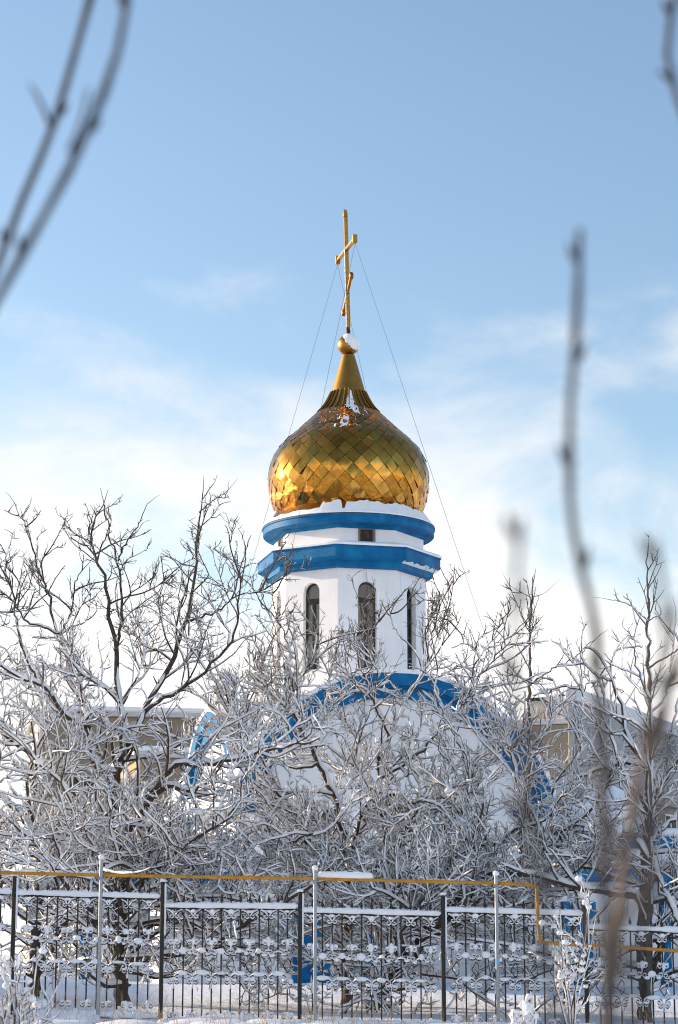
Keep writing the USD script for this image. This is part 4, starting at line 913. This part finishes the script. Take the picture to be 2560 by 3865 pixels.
T3 = [([(1392, 3880), (1420, 3790), (1500, 3680), (1560, 3600), (1604, 3540)], 0.13, 0.10, 0, 0),
      ([(1604, 3540), (1654, 3477), (1725, 3397), (1800, 3340), (1880, 3290), (2010, 3300), (2177, 3346), (2303, 3368)], 0.09, 0.035, 0, -2.0),
      ([(1604, 3540), (1600, 3420), (1640, 3310), (1700, 3257), (1782, 3208), (1892, 3175), (1974, 3164), (2139, 3131), (2183, 3103), (2249, 3038), (2298, 2966), (2309, 2895)], 0.09, 0.018, 0, -1.5),
      ([(1700, 3257), (1720, 3150), (1760, 3040), (1790, 2930), (1830, 2820), (1900, 2700)], 0.045, 0.012, -0.3, 0.9),
      ([(1974, 3164), (1960, 3050), (1945, 2930), (1925, 2830), (1870, 2720), (1800, 2640)], 0.034, 0.011, -0.8, -0.2),
      ([(1700, 2720), (1766, 2630), (1788, 2586), (1881, 2470), (1941, 2394), (1980, 2350)], 0.024, 0.008, 0.4, 0.0),
      ([(1790, 2930), (1740, 2830), (1690, 2720), (1640, 2600), (1620, 2480)], 0.03, 0.009, 0.2, 0.8),
      ([(1560, 3600), (1480, 3500), (1430, 3420), (1400, 3340)], 0.05, 0.02, 0, 0.7),
      ([(1892, 3175), (1990, 3080), (2090, 2990), (2150, 2900), (2200, 2830)], 0.036, 0.011, -0.6, 0.7),
      ([(1725, 3397), (1850, 3400), (1980, 3430), (2100, 3440)], 0.04, 0.018, -0.5, 1.0),
      ([(1610, 3480), (1540, 3380), (1500, 3280), (1530, 3160), (1600, 3080), (1700, 3050)], 0.045, 0.014, 0, 1.0)]
ntri += tree('plum_tree', 'snowy tree with a leaning dark trunk and long low limbs, right of the middle', T3, 43.0, 24, 'bare snowy trees behind the fence')
T7 = [([(2445, 3900), (2425, 3600), (2430, 3400), (2440, 3200)], 0.13, 0.09, 0, 0),
      ([(2440, 3200), (2450, 3050), (2440, 2900), (2390, 2820), (2372, 2784), (2357, 2737), (2351, 2672), (2331, 2624), (2310, 2571), (2304, 2538), (2330, 2440), (2370, 2400)], 0.075, 0.008, 0, 0.5),
      ([(2430, 3420), (2386, 3373), (2303, 3368), (2177, 3346), (2060, 3320), (1960, 3290)], 0.075, 0.03, 0, -0.8),
      ([(2402, 3176), (2468, 3275), (2520, 3400), (2600, 3560)], 0.05, 0.03, -0.8, -1.6),
      ([(2440, 3200), (2500, 3130), (2580, 3060), (2700, 3000)], 0.055, 0.02, 0, 0.8),
      ([(2450, 3050), (2520, 2930), (2600, 2820), (2680, 2760)], 0.045, 0.014, 0, -0.6),
      ([(2440, 2900), (2360, 2880), (2280, 2900), (2200, 2930), (2120, 2960)], 0.04, 0.014, 0, 1.0),
      ([(2357, 2737), (2290, 2690), (2210, 2650), (2190, 2560), (2160, 2480)], 0.03, 0.008, 0.3, 0.6),
      ([(2310, 2571), (2240, 2540), (2190, 2470), (2240, 2420)], 0.018, 0.007, 0.4, 0.2),
      ([(2435, 3300), (2330, 3230), (2230, 3200), (2130, 3200)], 0.045, 0.016, 0, 1.2),
      ([(2450, 2960), (2520, 2800), (2560, 2650), (2590, 2500)], 0.035, 0.010, 0, 0.4)]
ntri += tree('pear_tree', 'snowy bare tree at right with pale trunk behind the lowest fence panel', T7, 41.5, 25, 'bare snowy trees behind the fence', dens=0.66, zthin=3.4)
T5 = [([(1995, 3900), (1994, 3500), (1996, 3000), (1998, 2700)], 0.06, 0.042, 0, 0),
      ([(1998, 2700), (2000, 2500), (2002, 2350), (2006, 2240), (2011, 2180)], 0.042, 0.011, 0, 0.1),
      ([(1998, 2590), (2080, 2530), (2170, 2480), (2225, 2440)], 0.022, 0.008, 0, -0.6),
      ([(1998, 2590), (1940, 2530), (1890, 2470)], 0.018, 0.008, 0, 0.5),
      ([(1998, 2790), (1920, 2730), (1860, 2660)], 0.022, 0.009, 0, 0.5),
      ([(1998, 2830), (2070, 2750), (2130, 2660)], 0.022, 0.009, 0, -0.5),
      ([(2001, 2400), (1960, 2300), (1924, 2212)], 0.014, 0.007, 0, 0.3),
      ([(2004, 2254), (2040, 2245), (2072, 2226)], 0.008, 0.006, 0, 0.2), ([(2004, 2254), (1985, 2245), (1960, 2232)], 0.008, 0.006, 0, -0.2)]
ntri += tree('young_maple', 'slender upright young tree between the church gable and grey block', T5, 46.0, 26, 'thin upright trees at right', bark='bark_grey', dens=0.55, snow=0.036, trunk_n=2, l1=(0.15, 0.25, 0.75), lvl=2, ang=44, sub=0, wm=0.35)
T6 = [([(2452, 3900), (2456, 3400), (2456, 2950), (2452, 2600)], 0.06, 0.034, 0, 0),
      ([(2452, 2600), (2449, 2450), (2447, 2340), (2446, 2220), (2445, 2097)], 0.042, 0.011, 0, 0.1),
      ([(2447, 2345), (2410, 2310), (2370, 2280), (2315, 2266)], 0.015, 0.006, 0, 0.3),
      ([(2448, 2345), (2470, 2330), (2495, 2318), (2490, 2290)], 0.012, 0.006, 0, -0.2),
      ([(2452, 2520), (2500, 2490), (2560, 2455), (2620, 2420)], 0.022, 0.008, 0, -0.5),
      ([(2452, 2640), (2420, 2560), (2398, 2500), (2396, 2420), (2410, 2345)], 0.02, 0.007, 0, -0.5),
      ([(2452, 2640), (2390, 2580), (2350, 2520), (2370, 2410)], 0.018, 0.007, 0, 0.5),
      ([(2452, 2700), (2520, 2600), (2540, 2450), (2550, 2320)], 0.022, 0.007, 0, 0.5),
      ([(2454, 2780), (2380, 2720), (2310, 2700), (2230, 2660)], 0.024, 0.01, 0, 0.6)]
ntri += tree('young_birch', 'slim upright young tree near the right edge with a needle-like top', T6, 40.5, 27, 'thin upright trees at right', bark='bark_grey', dens=0.5, snow=0.034, trunk_n=2, l1=(0.15, 0.25, 0.75), lvl=2, ang=44, sub=0, wm=0.35)
print('tree triangles', ntri)

# ------------------------------------------------------------------ shrubs and grass before the fence
def shrub(name, label, px, Y, n, hgt, seed, snow=0.05, r=0.012, bark='bark', fan=0.5, lean=0.0, sp=0.16):
    rng = np.random.default_rng(seed); b = at(px, 3800, Y); g = float(gz(b[0], Y))
    T = thing(name, label, 'shrub', (b[0], Y, g))
    p0 = np.stack([b[0] + rng.normal(0, 0.06, n), Y + rng.normal(0, 0.06, n), np.full(n, g - 0.05)], 1)
    d0 = np.stack([rng.normal(lean, fan, n), rng.normal(0, fan, n), np.ones(n)], 1)
    L = hgt * rng.uniform(0.6, 1.1, n); P, R = grow(rng, p0, d0, L, np.full(n, r), 10, 0.08, 0.04)
    for k in range(n): obj('stem', tubes(P[k:k + 1], R[k:k + 1], 5), bark, T, smooth=True)
    sn = [snow_on(rng, P, R, snow, 5, seed)]
    c = children(rng, P, R, L, sp, 0.15, 45, 0.4, 0.12, 0.6, 0.7, 0.2, 1.0)
    P1, R1 = grow(rng, *c, 5, 0.12, 0.06) if False else grow(rng, c[0], c[1], c[2], c[3], 5, 0.12, 0.06)
    sn.append(snow_on(rng, P1, R1, snow, 5, seed + 1))
    c2 = children(rng, P1, R1, c[2], sp * 0.8, 0.1, 45, 0.5, 0.05, 0.2, 0.8, 0.2, 1.0)
    P2, R2_ = grow(rng, c2[0], c2[1], c2[2], c2[3], 3, 0.12, 0.05)
    sn.append(snow_on(rng, P2, R2_, snow * 0.8, 4, seed + 2))
    obj('twigs', join([tubes(P1, R1, 4), tubes(P2, R2_, 3)]), bark, T, smooth=True, kind='stuff')
    lm = []
    for k in range(60):
        q = P1[rng.integers(0, len(P1)), rng.integers(1, 5)]; s = rng.uniform(0.02, 0.05); lm.append(lump(q, s * 1.2, s, s, _ico, 0.3, k))
    sn.append(join(lm)); obj('shrub_snow', join(sn), 'snow', T, smooth=True, kind='stuff')
shrub('snowy_shrub', 'young shrub with clumps of snow before the fence under the pipe bend', 2160, 33.5, 6, 2.1, 31, snow=0.024, r=0.014, fan=0.13, sp=0.24)
shrub('snowy_shrub', 'dark snowy bush in the bottom left corner before the fence', 40, 26.0, 16, 1.25, 32, snow=0.02, r=0.018, fan=0.5)
shrub('snowy_shrub', 'low frosted bush at the bottom edge, under the blue-marked post', 1960, 31.0, 12, 0.62, 33, snow=0.05, fan=0.25)
rg = np.random.default_rng(5)
n = 700; gx_ = rg.uniform(-5.5, 5.5, n); gy_ = rg.uniform(29.5, 34.5, n)
keep = meshkit.noise(np.stack([gx_ * 0.9, gy_ * 0.9, gx_ * 0], -1), 6) > 0.42; gx_, gy_ = gx_[keep], gy_[keep]; n = len(gx_)
Pg, Rg = grow(rg, np.stack([gx_, gy_, gz(gx_, gy_) - 0.05], 1), np.stack([rg.normal(0, 0.25, n), rg.normal(0, 0.25, n), np.ones(n)], 1), rg.uniform(0.25, 0.75, n), np.full(n, 0.004), 6, 0.10, -0.03)
obj('dry_grass', tubes(Pg, Rg, 3), 'dry_stem', smooth=True, kind='stuff', label='dry grass stalks standing out of the snow before the fence', cat='grass')
lm = []
for k in range(46):
    x = rg.uniform(-5.5, 5.5); y = rg.uniform(31, 35.5); s = rg.uniform(0.12, 0.5); lm.append(lump((x, y, float(gz(x, y)) - 0.02), s * 1.5, s, s * 0.34, _ico2, 0.3, k))
obj('snow_clumps', join(lm), 'snow', smooth=True, kind='stuff', label='rounded clumps of snow along the bottom of the fence', cat='snow')

# ------------------------------------------------------------------ out-of-focus saplings close to the camera
def stems(name, label, base_px, Y, paths, seed, bark='near_bark'):
    rng = np.random.default_rng(seed); b = at(base_px, 3865, Y)
    T = thing(name, label, 'sapling', (b[0], Y, float(gz(b[0], Y))))
    for pts, r0, r1, dy in paths:
        p = np.array([at(x * D2S, y * D2S, Y + dy) for x, y in pts])
        p = resample(p, 26); L = np.linalg.norm(np.diff(p, axis=0), axis=1).sum()
        rr = 0.8 * np.linspace(r0, r1, 26) * (1 + 0.25 * (rng.uniform(0, 1, 26) > 0.78))
        st = obj('stem', tubes(p[None], rr[None], 8), bark, T, smooth=True)
        for k in range(3, 26, 3) if L > 0.4 else ():
            s = 1 if k % 2 else -1; d = unit(p[k] - p[k - 1]); o = np.array([s, 0.0, 0.35]); q = p[k] + o * 0.008
            obj('bud', pipe([p[k], p[k] + unit(o + d) * 0.018, p[k] + unit(o * 0.6 + d) * 0.036], [0.006, 0.0055, 0.0005], 6), bark, st, smooth=True)
stems('near_sapling', 'two blurred bare stems crossing the upper left corner close to the camera', -250, 3.6,
      [([(-150, 2600), (-140, 1500), (-90, 860), (0, 600), (60, 440), (120, 300), (165, 150), (210, -10), (240, -120)], 0.0125, 0.0085, 0.0),
       ([(-150, 2600), (-120, 1300), (-60, 800), (0, 680), (90, 520), (190, 330), (245, 200), (285, 60), (300, -80)], 0.0105, 0.0075, -0.5),
       ([(120, 300), (100, 250), (70, 195)], 0.006, 0.003, 0.0), ([(160, 350), (185, 290), (205, 205)], 0.005, 0.003, -0.5)], 41)
stems('near_sapling', 'tall blurred bare stem rising at right close to the camera', 2330, 2.9,
      [([(1410, 2600), (1405, 2367), (1400, 2000), (1392, 1750), (1386, 1560), (1378, 1450), (1347, 1330), (1318, 1150), (1318, 950), (1330, 800), (1340, 530)], 0.0095, 0.0062, 0.0)], 42)
stems('near_sapling', 'faint short blurred stem left of the tall blurred one', 2060, 2.2,
      [([(1300, 2600), (1285, 2367), (1215, 1800), (1188, 1480), (1194, 1330), (1205, 1195)], 0.0055, 0.0034, 0.0)], 43)
stems('near_sapling', 'blurred stem with rounded tip near the right edge', 2420, 2.2,
      [([(1430, 2600), (1460, 2300), (1520, 1850), (1545, 1560), (1535, 1420), (1510, 1245)], 0.0060, 0.0042, 0.0)], 44)
stems('near_sapling', 'blurred stem leaning in at the upper right corner', 2700, 3.4,
      [([(1750, 2600), (1740, 1500), (1700, 800), (1620, 380), (1568, 230), (1550, 180), (1541, 110), (1552, 30), (1575, -60)], 0.0105, 0.007, 0.0),
       ([(1552, 190), (1535, 172), (1522, 164)], 0.006, 0.004, 0.0)], 45)
stems('near_sapling', 'dark blurred sapling over the right end of the fence', 2290, 3.3,
      [([(1400, 2600), (1405, 2367), (1425, 2200), (1445, 2000), (1470, 1830), (1510, 1690), (1560, 1560), (1620, 1420)], 0.0145, 0.006, 0.0),
       ([(1470, 1830), (1490, 1720), (1500, 1620), (1535, 1480)], 0.005, 0.002, 0.0), ([(1480, 1780), (1530, 1660), (1545, 1540), (1556, 1440)], 0.005, 0.002, 0.1),
       ([(1445, 2000), (1400, 1880), (1370, 1800), (1340, 1740)], 0.005, 0.002, 0.0), ([(1425, 2180), (1470, 2080), (1530, 2010), (1600, 1960)], 0.005, 0.002, 0.1),
       ([(1450, 1980), (1500, 1900), (1560, 1850), (1620, 1820)], 0.005, 0.002, 0.0), ([(1415, 2260), (1370, 2150), (1330, 2080)], 0.005, 0.002, 0.0)], 46, 'warm_bark')
